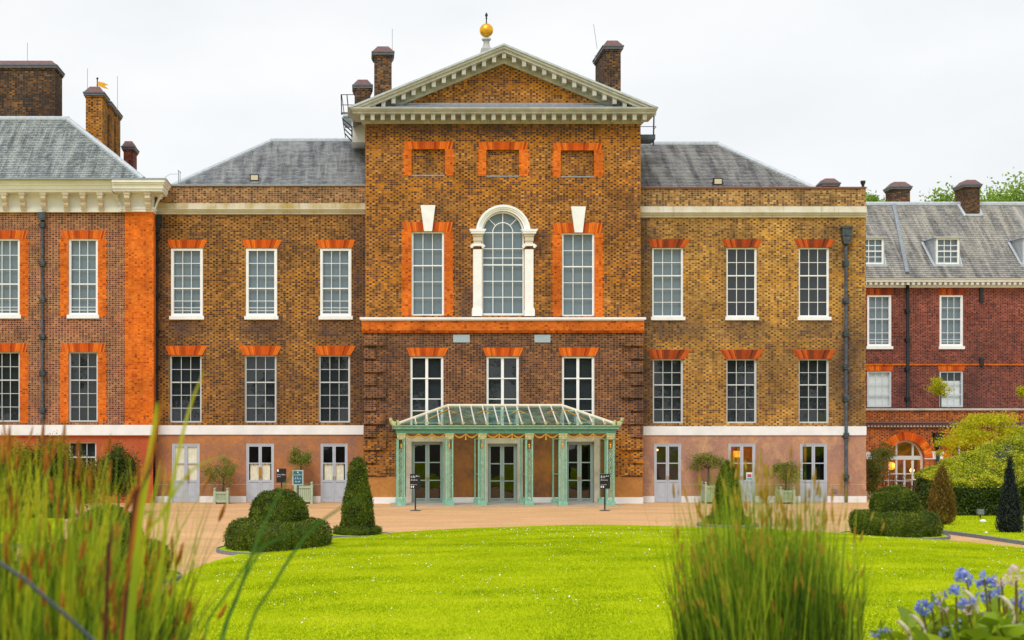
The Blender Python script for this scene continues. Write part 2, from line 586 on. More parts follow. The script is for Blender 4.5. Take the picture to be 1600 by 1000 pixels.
def glass(name, tint=(.86, .9, .9), ior=1.5, rough=.02):
    T = NT(newmat(name))
    fr = T.n('ShaderNodeFresnel')
    T.put(fr.inputs['IOR'], T.math('MULTIPLY_ADD', T.n('ShaderNodeNewGeometry').outputs['Backfacing'], 1 / ior - ior, ior))   # thin sheet: same from both sides
    tr = T.n('ShaderNodeBsdfTransparent')
    T.put(tr.inputs[0], tint)
    gl = T.n('ShaderNodeBsdfGlossy')
    gl.inputs['Roughness'].default_value = rough
    gl.inputs['Color'].default_value = (1, 1, 1, 1)
    T.put(gl.inputs['Normal'], T.bump(T.noise(1.4, 2), .12, .02))
    mx = T.n('ShaderNodeMixShader')
    T.put(mx.inputs[0], fr.outputs[0])
    T.t.links.new(tr.outputs[0], mx.inputs[1])
    T.t.links.new(gl.outputs[0], mx.inputs[2])
    T.out(mx.outputs[0])


glass('glass', (.93, .95, .95), 1.52)
glass('glass_canopy', (.66, .86, .76), 1.7)
_t = NT(M['glass_canopy'].node_tree)
_o = next(n for n in _t.t.nodes if n.type == 'OUTPUT_MATERIAL')
_src = _o.inputs[0].links[0].from_socket
_d = _t.n('ShaderNodeBsdfDiffuse')
_d.inputs[0].default_value = (.22, .42, .32, 1)
_m = _t.n('ShaderNodeMixShader')
_t.put(_m.inputs[0], _t.ramp(_t.noise(3.0, 4), [(.35, .12), (.7, .38)]))
_t.t.links.new(_src, _m.inputs[1])
_t.t.links.new(_d.outputs[0], _m.inputs[2])
_t.t.links.new(_m.outputs[0], _o.inputs[0])
glass('glass_door', (.55, .60, .50), 1.75)


def emit(name, colr, s):
    T = NT(newmat(name))
    T.out(T.principled(colr, .6, emis=colr, es=s))


emit('lamp_red', (1, .10, .05), 6)
emit('lamp_orange', (1, .30, .03), 1.1)
emit('lamp_warm', (1, .62, .20), 2)


def foliage(name, stops, trans=.35, rough=.55, big=None, spec=.3):
    T = NT(newmat(name))
    isl = T.island()
    nz = T.noise(big[0], 4, sx=big[1], rough=.6) if big else T.noise(2.2, 3)
    f = T.math('ADD', T.math('MULTIPLY', isl, .45 if big else .65), T.math('MULTIPLY', T.ramp(nz, [(.34, 0), (.66, 1)]), .55 if big else .35))
    c = T.ramp(f, stops)
    p = T.principled(c, rough, spec=spec)
    tr = T.n('ShaderNodeBsdfTranslucent')
    T.put(tr.inputs[0], c)
    mx = T.n('ShaderNodeMixShader')
    mx.inputs[0].default_value = trans
    T.t.links.new(p, mx.inputs[1])
    T.t.links.new(tr.outputs[0], mx.inputs[2])
    T.out(mx.outputs[0])


foliage('leaf_yew', [(0, (.012, .022, .003)), (.35, (.055, .092, .007)), (.7, (.15, .205, .012)), (1, (.36, .38, .025))], .2)
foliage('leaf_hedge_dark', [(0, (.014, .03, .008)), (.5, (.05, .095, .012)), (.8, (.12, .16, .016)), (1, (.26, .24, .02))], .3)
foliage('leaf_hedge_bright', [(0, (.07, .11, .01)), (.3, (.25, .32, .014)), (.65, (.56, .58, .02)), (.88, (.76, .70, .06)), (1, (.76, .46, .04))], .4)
foliage('leaf_olive', [(0, (.08, .10, .02)), (.5, (.20, .23, .04)), (1, (.42, .40, .07))], .3)
foliage('leaf_maple', [(0, (.28, .33, .008)), (.5, (.56, .56, .010)), (1, (.80, .70, .02))], .5)
foliage('leaf_tree', [(0, (.14, .24, .03)), (.5, (.28, .42, .06)), (1, (.46, .60, .12))], .5)
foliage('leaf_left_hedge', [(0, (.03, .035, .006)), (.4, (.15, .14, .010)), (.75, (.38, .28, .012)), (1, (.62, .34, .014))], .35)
foliage('leaf_brown', [(0, (.06, .035, .010)), (.5, (.18, .11, .016)), (1, (.34, .22, .02))], .3)
foliage('leaf_cypress', [(0, (.006, .010, .011)), (.6, (.016, .026, .026)), (1, (.04, .06, .035))], .1)
foliage('leaf_shrub', [(0, (.04, .06, .012)), (.5, (.11, .15, .02)), (1, (.30, .28, .04))], .35)
foliage('blade_left', [(0, (.05, .11, .005)), (.3, (.22, .33, .010)), (.55, (.46, .54, .016)), (.82, (.66, .62, .02)), (.95, (.70, .48, .02)), (1, (.66, .28, .012))], .4, .5)
foliage('blade_green', [(0, (.05, .13, .015)), (.6, (.09, .22, .03)), (1, (.16, .32, .06))], .35, .4)
foliage('blade_right', [(0, (.035, .085, .005)), (.35, (.16, .28, .010)), (.7, (.38, .52, .018)), (1, (.62, .64, .05))], .4, .5)
foliage('blade_shade_tone', [(0, (.012, .03, .003)), (.5, (.05, .11, .006)), (.85, (.13, .24, .010)), (1, (.28, .36, .02))], .3, .45)  # shade low in the clumps, put into the blade colour
foliage('seed_rust', [(0, (.22, .075, .008)), (.5, (.46, .16, .010)), (1, (.62, .30, .03))], .25, .8)
foliage('seed_tan', [(0, (.42, .20, .015)), (.5, (.56, .36, .03)), (1, (.56, .50, .06))], .35, .8)
foliage('cattail_brown', [(0, (.06, .014, .006)), (1, (.12, .03, .010))], .05, .8)
foliage('leaf_flower', [(0, (.12, .20, .010)), (.5, (.30, .44, .014)), (1, (.55, .64, .03))], .45, .5)
foliage('petal_blue', [(0, (.13, .18, .58)), (.45, (.27, .36, .80)), (1, (.58, .63, .92))], .4, .6)
foliage('petal_pink', [(0, (.80, .42, .34)), (.4, (.88, .70, .62)), (1, (.92, .88, .84))], .35, .5)
foliage('petal_cream', [(0, (.85, .78, .45)), (1, (.90, .86, .66))], .3, .5)
foliage('stem_red', [(0, (.14, .12, .02)), (1, (.26, .16, .03))], .1, .5)
foliage('lawn_blade', [(0, (.20, .30, .005)), (.38, (.44, .54, .008)), (.72, (.58, .65, .014)), (1, (.74, .71, .05))], .4, .9, (.55, (.8, 1.3, 1)), .03)
simple('daisy', (.85, .85, .78), .6, var=0)

T = NT(newmat('lawn_soil'))
c = T.mix(T.ramp(T.noise(.5, 6), [(.35, 0), (.65, 1)]), (.36, .47, .006), (.50, .58, .010))
c = T.mix(1, c, T.ramp(T.noise(25, 4), [(.3, .7), (.7, 1.25)]), 'MULTIPLY')
T.out(T.principled(c, .9, bump=T.bump(T.noise(60, 3), .6, .02), spec=.03))

T = NT(newmat('gravel'))
vor = T.n('ShaderNodeTexVoronoi')
vor.inputs['Scale'].default_value = 55
T.put(vor.inputs['Vector'], T.n('ShaderNodeNewGeometry').outputs['Position'])
c = T.ramp(vor.outputs['Color'], [(0, (.46, .25, .11)), (.5, (.66, .39, .19)), (1, (.80, .53, .30))])
c = T.mix(1, c, T.ramp(T.noise(.35, 6, sx=(1, 2.2, 1)), [(.3, .84), (.7, 1.10)]), 'MULTIPLY')
c = T.mix(T.ramp(T.noise(.9, 5, sx=(.5, 2, 1)), [(.55, 0), (.8, .35)]), c, (.50, .25, .10))
T.out(T.principled(c, .95, bump=T.bump(vor.outputs['Distance'], .4, .01), spec=.05))

# ------------------------------------------------------------------ ground
mb = MB()
mb.add([(-900, -300, -.03), (900, -300, -.03), (900, 1800, -.03), (-900, 1800, -.03)], [(0, 1, 2, 3)])
tag(mb.build('ground', 'lawn_soil'), kind='structure')
mb = MB()
mb.add([(-40, 12, 0), (60, 12, 0), (60, 80, 0), (-40, 80, 0)], [(0, 1, 2, 3)])
tag(mb.build('forecourt', 'gravel'), kind='structure')

# main lawn: a low mound with a rounded far side
LCX, LCY, LRX, LRYF, LRYN = 7.8, 30.5, 11.6, 15.0, 20.5


def lawn_r(x, y):
    dx = np.abs(x - LCX) / LRX
    dyf = np.abs(y - LCY)
    far = y > LCY
    p = np.where(far, 1.9, 3.0)
    dy = dyf / np.where(far, LRYF, LRYN)
    return (dx ** p + dy ** p) ** (1 / p)


def lawn_z(x, y):
    r = np.clip(lawn_r(x, y), 0, 1)
    return .03 + .40 * (1 - r ** 2.5) + .015 * np.sin(x * .9 + 1) * np.cos(y * .7)


mb = MB()
NA, NR = 96, 26
vv = [(LCX, LCY, float(lawn_z(LCX, LCY)))]
rimpts = []
for j in range(1, NR + 1):
    for i in range(NA):
        q = 2 * math.pi * i / NA
        ca, sa = math.cos(q), math.sin(q)
        p = 1.9 if sa > 0 else 3.0
        ry = LRYF if sa > 0 else LRYN
        rr = 1 / ((abs(ca) / LRX) ** p + (abs(sa) / ry) ** p) ** (1 / p)
        s = j / NR
        x, y = LCX + rr * s * ca, LCY + rr * s * sa
        vv.append((x, y, float(lawn_z(np.float64(x), np.float64(y))) if j < NR else .05))
        if j == NR:
            rimpts.append((x, y))
ff = [(0, 1 + i, 1 + (i + 1) % NA) for i in range(NA)]
for j in range(NR - 1):
    for i in range(NA):
        a = 1 + j * NA
        ff.append((a + i, a + NA + i, a + NA + (i + 1) % NA, a + (i + 1) % NA))
mb.add(vv, ff)
tag(mb.build('lawn', 'lawn_soil', smooth=True), kind='structure')
mb = MB()
for i in range(NA):
    (xa, ya), (xb, yb) = rimpts[i], rimpts[(i + 1) % NA]
    sa = 1 + .05 / math.hypot(xa - LCX, ya - LCY)
    sb = 1 + .05 / math.hypot(xb - LCX, yb - LCY)
    oa = (LCX + (xa - LCX) * sa, LCY + (ya - LCY) * sa)
    ob = (LCX + (xb - LCX) * sb, LCY + (yb - LCY) * sb)
    mb.add([(xa, ya, -.01), (xb, yb, -.01), (*ob, -.01), (*oa, -.01), (xa, ya, .032), (xb, yb, .032), (*ob, .02), (*oa, .02)],
           [(4, 5, 6, 7), (2, 3, 7, 6), (0, 1, 5, 4)])
tag(mb.build('lawn_edging', 'edging'), kind='structure')

# lawns at either side, with kerbs
def flat_lawn(name, poly, kerb_edge):
    mb = MB()
    n = len(poly)
    mb.add([(x, y, .05) for x, y in poly] + [(x, y, -.01) for x, y in poly], [tuple(range(n))] + [(i, (i + 1) % n, (i + 1) % n + n, i + n) for i in range(n)])
    tag(mb.build(name, 'lawn_soil'), kind='structure')
    mb = MB()
    for (xa, ya), (xb, yb) in kerb_edge:
        d = Vector((xb - xa, yb - ya, 0)).normalized()
        nn = Vector((d.y, -d.x, 0)) * .12
        mb.add([(xa, ya, -.01), (xb, yb, -.01), (xb + nn.x, yb + nn.y, -.01), (xa + nn.x, ya + nn.y, -.01), (xa, ya, .10), (xb, yb, .10), (xb + nn.x, yb + nn.y, .10), (xa + nn.x, ya + nn.y, .10)],
               [(4, 5, 6, 7), (2, 3, 7, 6), (0, 1, 5, 4), (1, 2, 6, 5), (3, 0, 4, 7)])
    tag(mb.build('lawn_kerb', 'edging'), kind='structure')


RL = [(X(1438, 47.5), 47.5), (X(1462, 43.2), 43.2), (X(1530, 41.0), 41.0), (X(1610, 38.4), 38.4), (X(1760, 35.0), 35.0), (40, 35), (40, 54), (X(1438, 54), 54)]
flat_lawn('lawn', RL, [(RL[0], RL[1]), (RL[1], RL[2]), (RL[2], RL[3]), (RL[3], RL[4])])
LL = [(-30, 38), (X(100, 38), 38), (X(100, 50), 50), (-30, 50)]
flat_lawn('lawn', LL, [(LL[0], LL[1])])


def blades(N, xs, ys, inside, zf, hh=.045):
    x = rng.uniform(*xs, N)
    y = rng.uniform(*ys, N)
    k = inside(x, y)
    x, y = x[k], y[k]
    z = zf(x, y)
    n = len(x)
    a = rng.uniform(0, 2 * np.pi, n)
    wd = rng.uniform(.006, .012, n)
    h = rng.uniform(.5, 1.2, n) * hh
    b = np.stack([x, y, z], 1)
    s = np.stack([np.cos(a) * wd, np.sin(a) * wd, 0 * a], 1)
    t = b + np.stack([rng.normal(0, .5, n) * h, rng.normal(0, .5, n) * h, h], 1)
    return np.stack([b - s, b + s, t], 1)


def vis(x, y):
    px = VX + x * F / y
    return (px > -60) & (px < 1660)


B = blades(760000, (LCX - LRX, LCX + LRX), (15.5, LCY + LRYF), lambda x, y: (lawn_r(x, y) < .998) & vis(x, y), lambda x, y: lawn_z(x, y), .034)
tag(quads('lawn_grass', B, 'lawn_blade'), 'short mown green grass covering the domed lawn', 'grass', kind='stuff')
from mathutils.geometry import intersect_point_line


def inpoly(x, y, poly):
    r = np.zeros(len(x), bool)
    n = len(poly)
    for i in range(n):
        x1, y1 = poly[i]
        x2, y2 = poly[(i + 1) % n]
        c = ((y1 > y) != (y2 > y)) & (x < (x2 - x1) * (y - y1) / (y2 - y1 + 1e-12) + x1)
        r ^= c
    return r


B = blades(60000, (17, 28), (36, 54), lambda x, y: inpoly(x, y, RL) & vis(x, y), lambda x, y: 0 * x + .05)
tag(quads('lawn_grass', B, 'lawn_blade'), 'short mown grass in front of the bright hedge', 'grass', kind='stuff')
# daisies in loose drifts
cx = rng.uniform(-4, 18, 150); cy = rng.uniform(18, 42, 150)
dx = np.concatenate([cx[i] + rng.normal(0, .55, 14) for i in range(150)] + [rng.uniform(-5, 18, 700)])
dy = np.concatenate([cy[i] + rng.normal(0, .4, 14) for i in range(150)] + [rng.uniform(17, 42, 700)])
k = (lawn_r(dx, dy) < .98)
dx, dy = dx[k], dy[k]
n = len(dx)
P = np.stack([dx, dy, lawn_z(dx, dy) + .045], 1)
r = rng.uniform(.006, .015, n)[:, None]
a = np.linspace(0, 2 * np.pi, 6, endpoint=False)
tilt = rng.normal(0, .35, (n, 2))
disc = np.stack([P + np.concatenate([np.cos(q) * r, np.sin(q) * r, (np.cos(q) * tilt[:, :1] + np.sin(q) * tilt[:, 1:]) * r], 1) for q in a], 1)
tag(quads('daisies', disc, 'daisy'), 'tiny white daisies scattered through the lawn', 'flowers', kind='stuff')

# bank of soil the camera-side plants grow from
mb = MB()
prof = [(-6, 1.9), (2, 1.92), (7.5, 1.85), (10, 1.3), (12.5, .6), (15, .05), (15.4, -.02)]
nx = 24
vv = []
for j, (y, z) in enumerate(prof):
    for i in range(nx + 1):
        vv.append((-15 + 33 * i / nx, y + .25 * math.sin(i * 1.3 + j), z + (.06 * math.sin(i * 2.1 + j * 1.7) if 0 < j < 5 else 0)))
ff = [(j * (nx + 1) + i, j * (nx + 1) + i + 1, (j + 1) * (nx + 1) + i + 1, (j + 1) * (nx + 1) + i) for j in range(len(prof) - 1) for i in range(nx)]
mb.add(vv, ff)
tag(mb.build('planting_bank', 'soil', smooth=True), kind='structure')

# ------------------------------------------------------------------ building pieces
PANE = {}


def pane(parent, x0, x1, y, z0, z1, mat='glass'):
    key = (round(x1 - x0, 3), round(z1 - z0, 3), mat)
    if key not in PANE:
        a, b = (x1 - x0) / 2, (z1 - z0) / 2
        me = bpy.data.meshes.new('pane')
        me.from_pydata([(-a, 0, -b), (a, 0, -b), (a, 0, b), (-a, 0, b)], [], [(0, 1, 2, 3)])
        me.materials.append(M[mat])
        PANE[key] = me
    o = link('pane', PANE[key], ((x0 + x1) / 2, y, (z0 + z1) / 2), parent)
    o.rotation_euler = (random.gauss(0, .004), 0, random.gauss(0, .004))
    return o


def wall(parent, name, x0, x1, z0, z1, y, ops, mat, depth=.3, arches=(), solid_to=None):
    """front wall with rectangular openings (and round-headed ones) and real reveals"""
    mb = MB()
    rects = list(ops) + [(a[0], a[1], a[2], a[3] + (a[1] - a[0]) / 2) for a in arches]
    xs = sorted({x0, x1, *[v for o in rects for v in o[:2]]})
    zs = sorted({z0, z1, *[v for o in rects for v in o[2:4]]})
    xs = [v for v in xs if x0 <= v <= x1]
    zs = [v for v in zs if z0 <= v <= z1]
    for i in range(len(xs) - 1):
        for j in range(len(zs) - 1):
            cx, cz = (xs[i] + xs[i + 1]) / 2, (zs[j] + zs[j + 1]) / 2
            if any(o[0] < cx < o[1] and o[2] < cz < o[3] for o in rects):
                continue
            mb.add([(xs[i], y, zs[j]), (xs[i + 1], y, zs[j]), (xs[i + 1], y, zs[j + 1]), (xs[i], y, zs[j + 1])], [(0, 1, 2, 3)])
    d = y + depth
    for a, b, c, e in ops:
        mb.add([(a, y, c), (a, d, c), (a, d, e), (a, y, e)], [(0, 1, 2, 3)])
        mb.add([(b, y, c), (b, d, c), (b, d, e), (b, y, e)], [(0, 1, 2, 3)])
        if e < z1 - 1e-6:
            mb.add([(a, y, e), (a, d, e), (b, d, e), (b, y, e)], [(0, 1, 2, 3)])
        if c > z0 + 1e-6:
            mb.add([(a, y, c), (a, d, c), (b, d, c), (b, y, c)], [(0, 1, 2, 3)])
    for a, b, c, s in arches:
        r, m = (b - a) / 2, (a + b) / 2
        n = 20
        pts = [(m + r * math.cos(math.pi * k / n), s + r * math.sin(math.pi * k / n)) for k in range(n + 1)]
        for k in range(n):
            (xa, za), (xb, zb) = pts[k], pts[k + 1]
            cxn = b if k < n // 2 else a
            mb.add([(xa, y, za), (xb, y, zb), (xb, d, zb), (xa, d, za)], [(0, 1, 2, 3)])
            mb.add([(xa, y, za), (cxn, y, s + r), (xb, y, zb)], [(0, 1, 2)])
        mb.add([(a, y, c), (a, d, c), (a, d, s), (a, y, s)], [(0, 1, 2, 3)])
        mb.add([(b, y, c), (b, d, c), (b, d, s), (b, y, s)], [(0, 1, 2, 3)])
    if solid_to:
        mb.add([(x0, y, z0), (x0, solid_to, z0), (x0, solid_to, z1), (x0, y, z1)], [(0, 1, 2, 3)])
        mb.add([(x1, y, z0), (x1, solid_to, z0), (x1, solid_to, z1), (x1, y, z1)], [(0, 1, 2, 3)])
        mb.add([(x0, solid_to, z0), (x1, solid_to, z0), (x1, solid_to, z1), (x0, solid_to, z1)], [(0, 1, 2, 3)])
    return mb.build(name, mat, parent)


def window(par, x0, x1, zb, zt, Y, cols=3, rows=5, blind='blind_grey', fw=.075, rail=2, bw=.024, fmat='sash_paint', sill=None, bars=0, rec=.09, rowz=None, mull=None, half=None):
    """sash window: the part is its frame with glazing bars; panes, sill and blind are sub-parts.
    rail = number of pane rows in the upper sash; rowz = fractions from the top."""
    f = MB()
    y = Y + rec
    f.box(x0, x0 + fw, y, y + .10, zb, zt)
    f.box(x1 - fw, x1, y, y + .10, zb, zt)
    f.box(x0 + fw, x1 - fw, y + .002, y + .098, zt - fw, zt)
    f.box(x0 + fw, x1 - fw, y + .002, y + .098, zb, zb + fw * 1.2)
    ix0, ix1, iz0, iz1 = x0 + fw, x1 - fw, zb + fw * 1.2, zt - fw
    # sash stiles
    sw = .03
    f.box(ix0, ix0 + sw, y + .03, y + .085, iz0, iz1)
    f.box(ix1 - sw, ix1, y + .03, y + .085, iz0, iz1)
    jx0, jx1 = ix0 + sw, ix1 - sw
    fr = rowz or [k / rows for k in range(rows + 1)]
    zz = [iz1 + (iz0 - iz1) * q for q in fr]
    vx = [jx0 + (jx1 - jx0) * k / cols for k in range(cols + 1)]
    for k in range(1, cols):
        b = mull if (mull and k == cols // 2) else bw
        f.box(vx[k] - b / 2, vx[k] + b / 2, y + .04, y + .075, iz0, iz1)
    for k in range(1, rows):
        b = .05 if k == rail else bw
        yy = y + (.022 if k == rail else .042)
        f.box(jx0, jx1, yy, y + .073, zz[k] - b / 2, zz[k] + b / 2)
    for k in range(bars):
        zq = iz0 + (.12 + .13 * k)
        f.box(jx0, jx1, y + .044, y + .071, zq - .011, zq + .011)
    o = f.build('window', fmat, par)
    for r in range(rows):
        for c in range(cols):
            pane(o, vx[c], vx[c + 1], y + (.052 if r < rail else .062), zz[r + 1], zz[r])
    b = MB()
    yb = Y + rec + .17
    if half:                                       # blind drawn to this fraction, dark room below
        zs = zt + (zb - zt) * half[0]
        b.add([(x0, yb, zs), (x1, yb, zs), (x1, yb, zt), (x0, yb, zt)], [(0, 1, 2, 3)])
        b.build('blind', half[1], o)
        b = MB()
        b.add([(x0, yb + .01, zb), (x1, yb + .01, zb), (x1, yb + .01, zs), (x0, yb + .01, zs)], [(0, 1, 2, 3)])
        b.build('room_backing', blind, o)
    else:
        b.add([(x0, yb, zb), (x1, yb, zb), (x1, yb, zt), (x0, yb, zt)], [(0, 1, 2, 3)])
        b.build('blind' if 'blind' in blind else 'room_backing', blind, o)
    if sill:
        s = MB()
        s.box(x0 - .06, x1 + .06, Y - .09, Y + rec + .02, zb - sill, zb + .002)
        s.build('sill', 'white_paint', o)
    return o


def flat_arch(par, xt0, xt1, xb0, xb1, zb, zt, Y, mat='voussoir', n=22, name='flat_arch'):
    mb = MB()
    g = .12
    for k in range(n):
        a, b = (k + g / 2) / n, (k + 1 - g / 2) / n
        mb.prism([(xb0 + (xb1 - xb0) * a, zb), (xb0 + (xb1 - xb0) * b, zb), (xt0 + (xt1 - xt0) * b, zt), (xt0 + (xt1 - xt0) * a, zt)], Y - .012 - .004 * (k % 2), Y + .1)
    return mb.build(name, mat, par)


def surround(par, ox0, ox1, ix0, ix1, zb, zi, zo, Y, bottom=False):
    """toothed rubbed-brick dressing round an opening: jambs and a head of upright voussoirs"""
    for left in (True, False):
        mb = MB()
        z = zb
        k = 0
        while z < zi - .01:
            z2 = min(z + .15, zi)
            e = .03 if k % 2 else -.012
            if left:
                mb.box(ox0 - e, ix0, Y - .012, Y + .05, z, z2)
            else:
                mb.box(ix1, ox1 + e, Y - .012, Y + .05, z, z2)
            z = z2
            k += 1
        mb.build('dressing', 'rubbed_brick', par)
    flat_arch(par, ox0, ox1, ox0 + .10, ox1 - .10, zi + .001, zo, Y, n=26)


def chimney(par, px0, px1, pyt, pyb, Y, depth, mat='brick_chimney', cap=True, capmat='terracotta', ov=.09, hip=.22, rods=()):
    x0, x1 = X(px0, Y), X(px1, Y)
    zt, zb = Z(pyt, Y), Z(pyb, Y)
    mb = MB()
    ztb = zt - hip
    mb.box(x0, x1, Y, Y + depth, zb, ztb - .16)
    mb.box(x0 - ov * .5, x1 + ov * .5, Y - ov * .5, Y + depth + ov * .5, ztb - .24, ztb - .16)
    o = mb.build('chimney', mat, par)
    if cap:
        c = MB()
        c.box(x0 - ov, x1 + ov, Y - ov, Y + depth + ov, ztb - .159, ztb - .06)
        c.box(x0 - ov - .03, x1 + ov + .03, Y - ov - .03, Y + depth + ov + .03, ztb - .059, ztb)
        c.build('cap', 'lead_dark', o)
        c = MB()
        c.frustum(x0 - ov + .01, x1 + ov - .01, Y - ov + .01, Y + depth + ov - .01, ztb + .001, zt, min(.28, (x1 - x0) * .3))
        c.build('cap_tiles', capmat, o)
    for px, ptop, lean in rods:
        t = MB()
        xr = X(px, Y)
        t.tube([(xr, Y + .1, ztb - .4), (xr + lean, Y + .1, Z(ptop, Y))], .012, 5)
        t.build('lightning_rod', 'lead', o)
    return o


def slates(par, O, U, V, poly, mat, ex=.19, wd=.26, name='slates'):
    """courses of real slates over the plane O + u*U + v*V, clipped to a convex polygon in (u, v)"""
    O, U, V = Vector(O), Vector(U).normalized(), Vector(V).normalized()
    N = U.cross(V)
    if N.y > 0: N = -N
    vmax = max(p[1] for p in poly)
    faces = []

    def ext(v):
        us = []
        m = len(poly)
        for i in range(m):
            (u1, v1), (u2, v2) = poly[i], poly[(i + 1) % m]
            if (v1 - v) * (v2 - v) <= 0 and v1 != v2:
                us.append(u1 + (u2 - u1) * (v - v1) / (v2 - v1))
        return (min(us), max(us)) if len(us) > 1 else None
    row = 0
    v = 0.0
    while v < vmax - .02:
        e = ext(min(v + ex * .5, vmax - .005))
        if e:
            u = math.floor(e[0] / wd) * wd - (row % 2) * wd / 2
            while u < e[1]:
                wj = wd * random.uniform(.96, 1.0)
                a, b = max(u + .004, e[0]), min(u + wj - .002, e[1])
                if b - a > .02:
                    h0, h1 = .034 + random.uniform(0, .012), .006
                    vt = min(v + ex * 1.25, vmax)
                    vj = v + random.uniform(-.006, .006)
                    p = [O + U * a + V * vj + N * h0, O + U * b + V * vj + N * h0, O + U * b + V * vt + N * h1, O + U * a + V * vt + N * h1]
                    q = [O + U * a + V * vj + N * 0, O + U * b + V * vj + N * 0]
                    faces.append(([*p, *q], [(0, 1, 2, 3), (4, 5, 1, 0)]))
                u += wd
        v += ex
        row += 1
    mb = MB()
    for vv_, ff_ in faces:
        mb.add(vv_, ff_)
    o = mb.build(name, mat, par)
    o['kind'] = 'stuff'
    return o


def hip_roof(par, xe0, xe1, xr0, xr1, Ye, Yr, ze, zr, mat, left_hip=True, right_hip=True, ex=.19, wd=.26, back=True):
    """front slope with real slates, hip ends, ridge and hip leads; the part is the roof deck"""
    mb = MB()
    yb = 2 * Yr - Ye
    mb.add([(xe0, Ye, ze), (xe1, Ye, ze), (xr1, Yr, zr), (xr0, Yr, zr), (xe0, yb, ze), (xe1, yb, ze)],
           [(0, 1, 2, 3), (0, 3, 4), (1, 5, 2), (4, 3, 2, 5)])
    o = mb.build('roof', mat, par)
    sl = math.hypot(Yr - Ye, zr - ze)
    slates(o, (xe0, Ye, ze), (1, 0, 0), (0, Yr - Ye, zr - ze), [(0, 0), (xe1 - xe0, 0), (xr1 - xe0, sl), (xr0 - xe0, sl)], mat, ex, wd)
    rl = MB()
    rl.tube([(xr0 - .05, Yr, zr + .03), (xr1 + .05, Yr, zr + .03)], .13, 8)
    rl.build('ridge', 'lead_pale', o)
    for flag, a, b in ((left_hip, (xe0, Ye, ze), (xr0, Yr, zr)), (right_hip, (xe1, Ye, ze), (xr1, Yr, zr))):
        if flag:
            t = MB()
            t.tube([a, b], .13, 8)
            t.build('hip', 'lead_pale', o)
    return o


def downpipe(par, px, pyt, pyb, Y, brackets, mat='iron_lead_pipe', hopper=True, r=.062):
    x = X(px, Y)
    zt, zb = Z(pyt, Y), Z(pyb, Y)
    mb = MB()
    yc = Y - .12
    mb.tube([(x, yc, zb), (x, yc, zt)], r, 10)
    o = mb.build('downpipe', mat, par, smooth=True)
    for py in brackets:
        z = Z(py, Y)
        b = MB()
        b.box(x - .15, x + .15, Y - .05, Y - .002, z - .09, z + .09)
        b.box(x - .10, x + .10, yc - .09, Y - .05, z - .11, z + .11)
        b.box(x - .12, x + .12, yc - .11, yc + .03, z - .03, z + .03)
        b.build('bracket', mat, o)
    if hopper:
        h = MB()
        h.frustum(x - .12, x + .12, Y - .26, Y - .002, zt - .55, zt - .2, -.07, -.0)
        h.box(x - .21, x + .21, Y - .30, Y - .002, zt - .2, zt + .12)
        h.box(x - .24, x + .24, Y - .33, Y - .002, zt + .121, zt + .2)
        h.build('hopper', mat, o)
    return o


def double_door(par, x0, x1, zb, zt, Y, kind, back, split=.62, mid=.30, fmat='grey_paint', rows=2, gmat='glass', rec=.12, name='door'):
    """two leaves; part = stiles, rails and lower panels; panes, handle and backing are sub-parts"""
    f = MB()
    y = Y + rec
    fw = .05
    f.box(x0, x0 + fw, y - .02, y + .1, zb, zt)
    f.box(x1 - fw, x1, y - .02, y + .1, zb, zt)
    f.box(x0 + fw, x1 - fw, y - .018, y + .098, zt - fw, zt)
    m = (x0 + x1) / 2
    zp = zb + (zt - zb) * (1 - split) if split < 1 else zb + .22
    panes = []
    for a, b in ((x0 + fw, m - .004), (m + .004, x1 - fw)):
        s = .085 if split >= 1 else .065
        f.box(a, a + s, y, y + .06, zb + .01, zt - fw)
        f.box(b - s, b, y, y + .06, zb + .01, zt - fw)
        f.box(a + s, b - s, y + .001, y + .059, zt - fw - .08, zt - fw)
        f.box(a + s, b - s, y + .001, y + .059, zb + .01, zb + .16)
        g0, g1 = zp, zt - fw - .08
        f.box(a + s, b - s, y + .001, y + .059, g0 - .09, g0)
        if split < 1:
            f.box(a + s, b - s, y + .025, y + .05, zb + .16, g0 - .09)
            f.box(a + s + .05, b - s - .05, y + .012, y + .03, zb + .22, g0 - .15)
        zs = [g0 + (g1 - g0) * k / rows for k in range(rows + 1)]
        for k in range(1, rows):
            f.box(a + s, b - s, y + .006, y + .054, zs[k] - .022, zs[k] + .022)
        for k in range(rows):
            panes.append((a + s, b - s, zs[k], zs[k + 1]))
    o = f.build(name, fmat, par)
    for a, b, c, d in panes:
        pane(o, a, b, y + .03, c, d, gmat)
    h = MB()
    h.box(m - .05, m - .03, y - .05, y, zb + 1.0, zb + 1.14)
    h.box(m + .03, m + .05, y - .05, y, zb + 1.0, zb + 1.14)
    h.build('handle', 'brass', o)
    bk = MB()
    if back == 'curtain':
        n = 40
        pts = []
        for k in range(n + 1):
            x = x0 + .06 + (x1 - x0 - .12) * k / n
            pts.append((x, y + .066 + .006 * math.sin(k * 1.5)))
        vv_ = [(x, yy, zp - .1) for x, yy in pts] + [(x, yy, zt - .05) for x, yy in pts]
        bk.add(vv_, [(k, k + 1, k + n + 2, k + n + 1) for k in range(n)])
        bk.build('curtain', 'curtain_cream', o)
    else:
        bk.box(x0 - .02, x1 + .02, y + .8, y + .85, zb, zt)
        bk.box(x0 - .06, x0 - .021, y + .1, y + .85, zb, zt)
        bk.box(x1 + .021, x1 + .06, y + .1, y + .85, zb, zt)
        bk.box(x0 - .02, x1 + .02, y + .1, y + .79, zt + .001, zt + .03)
        bk.build('room_backing', back, o)
    return o


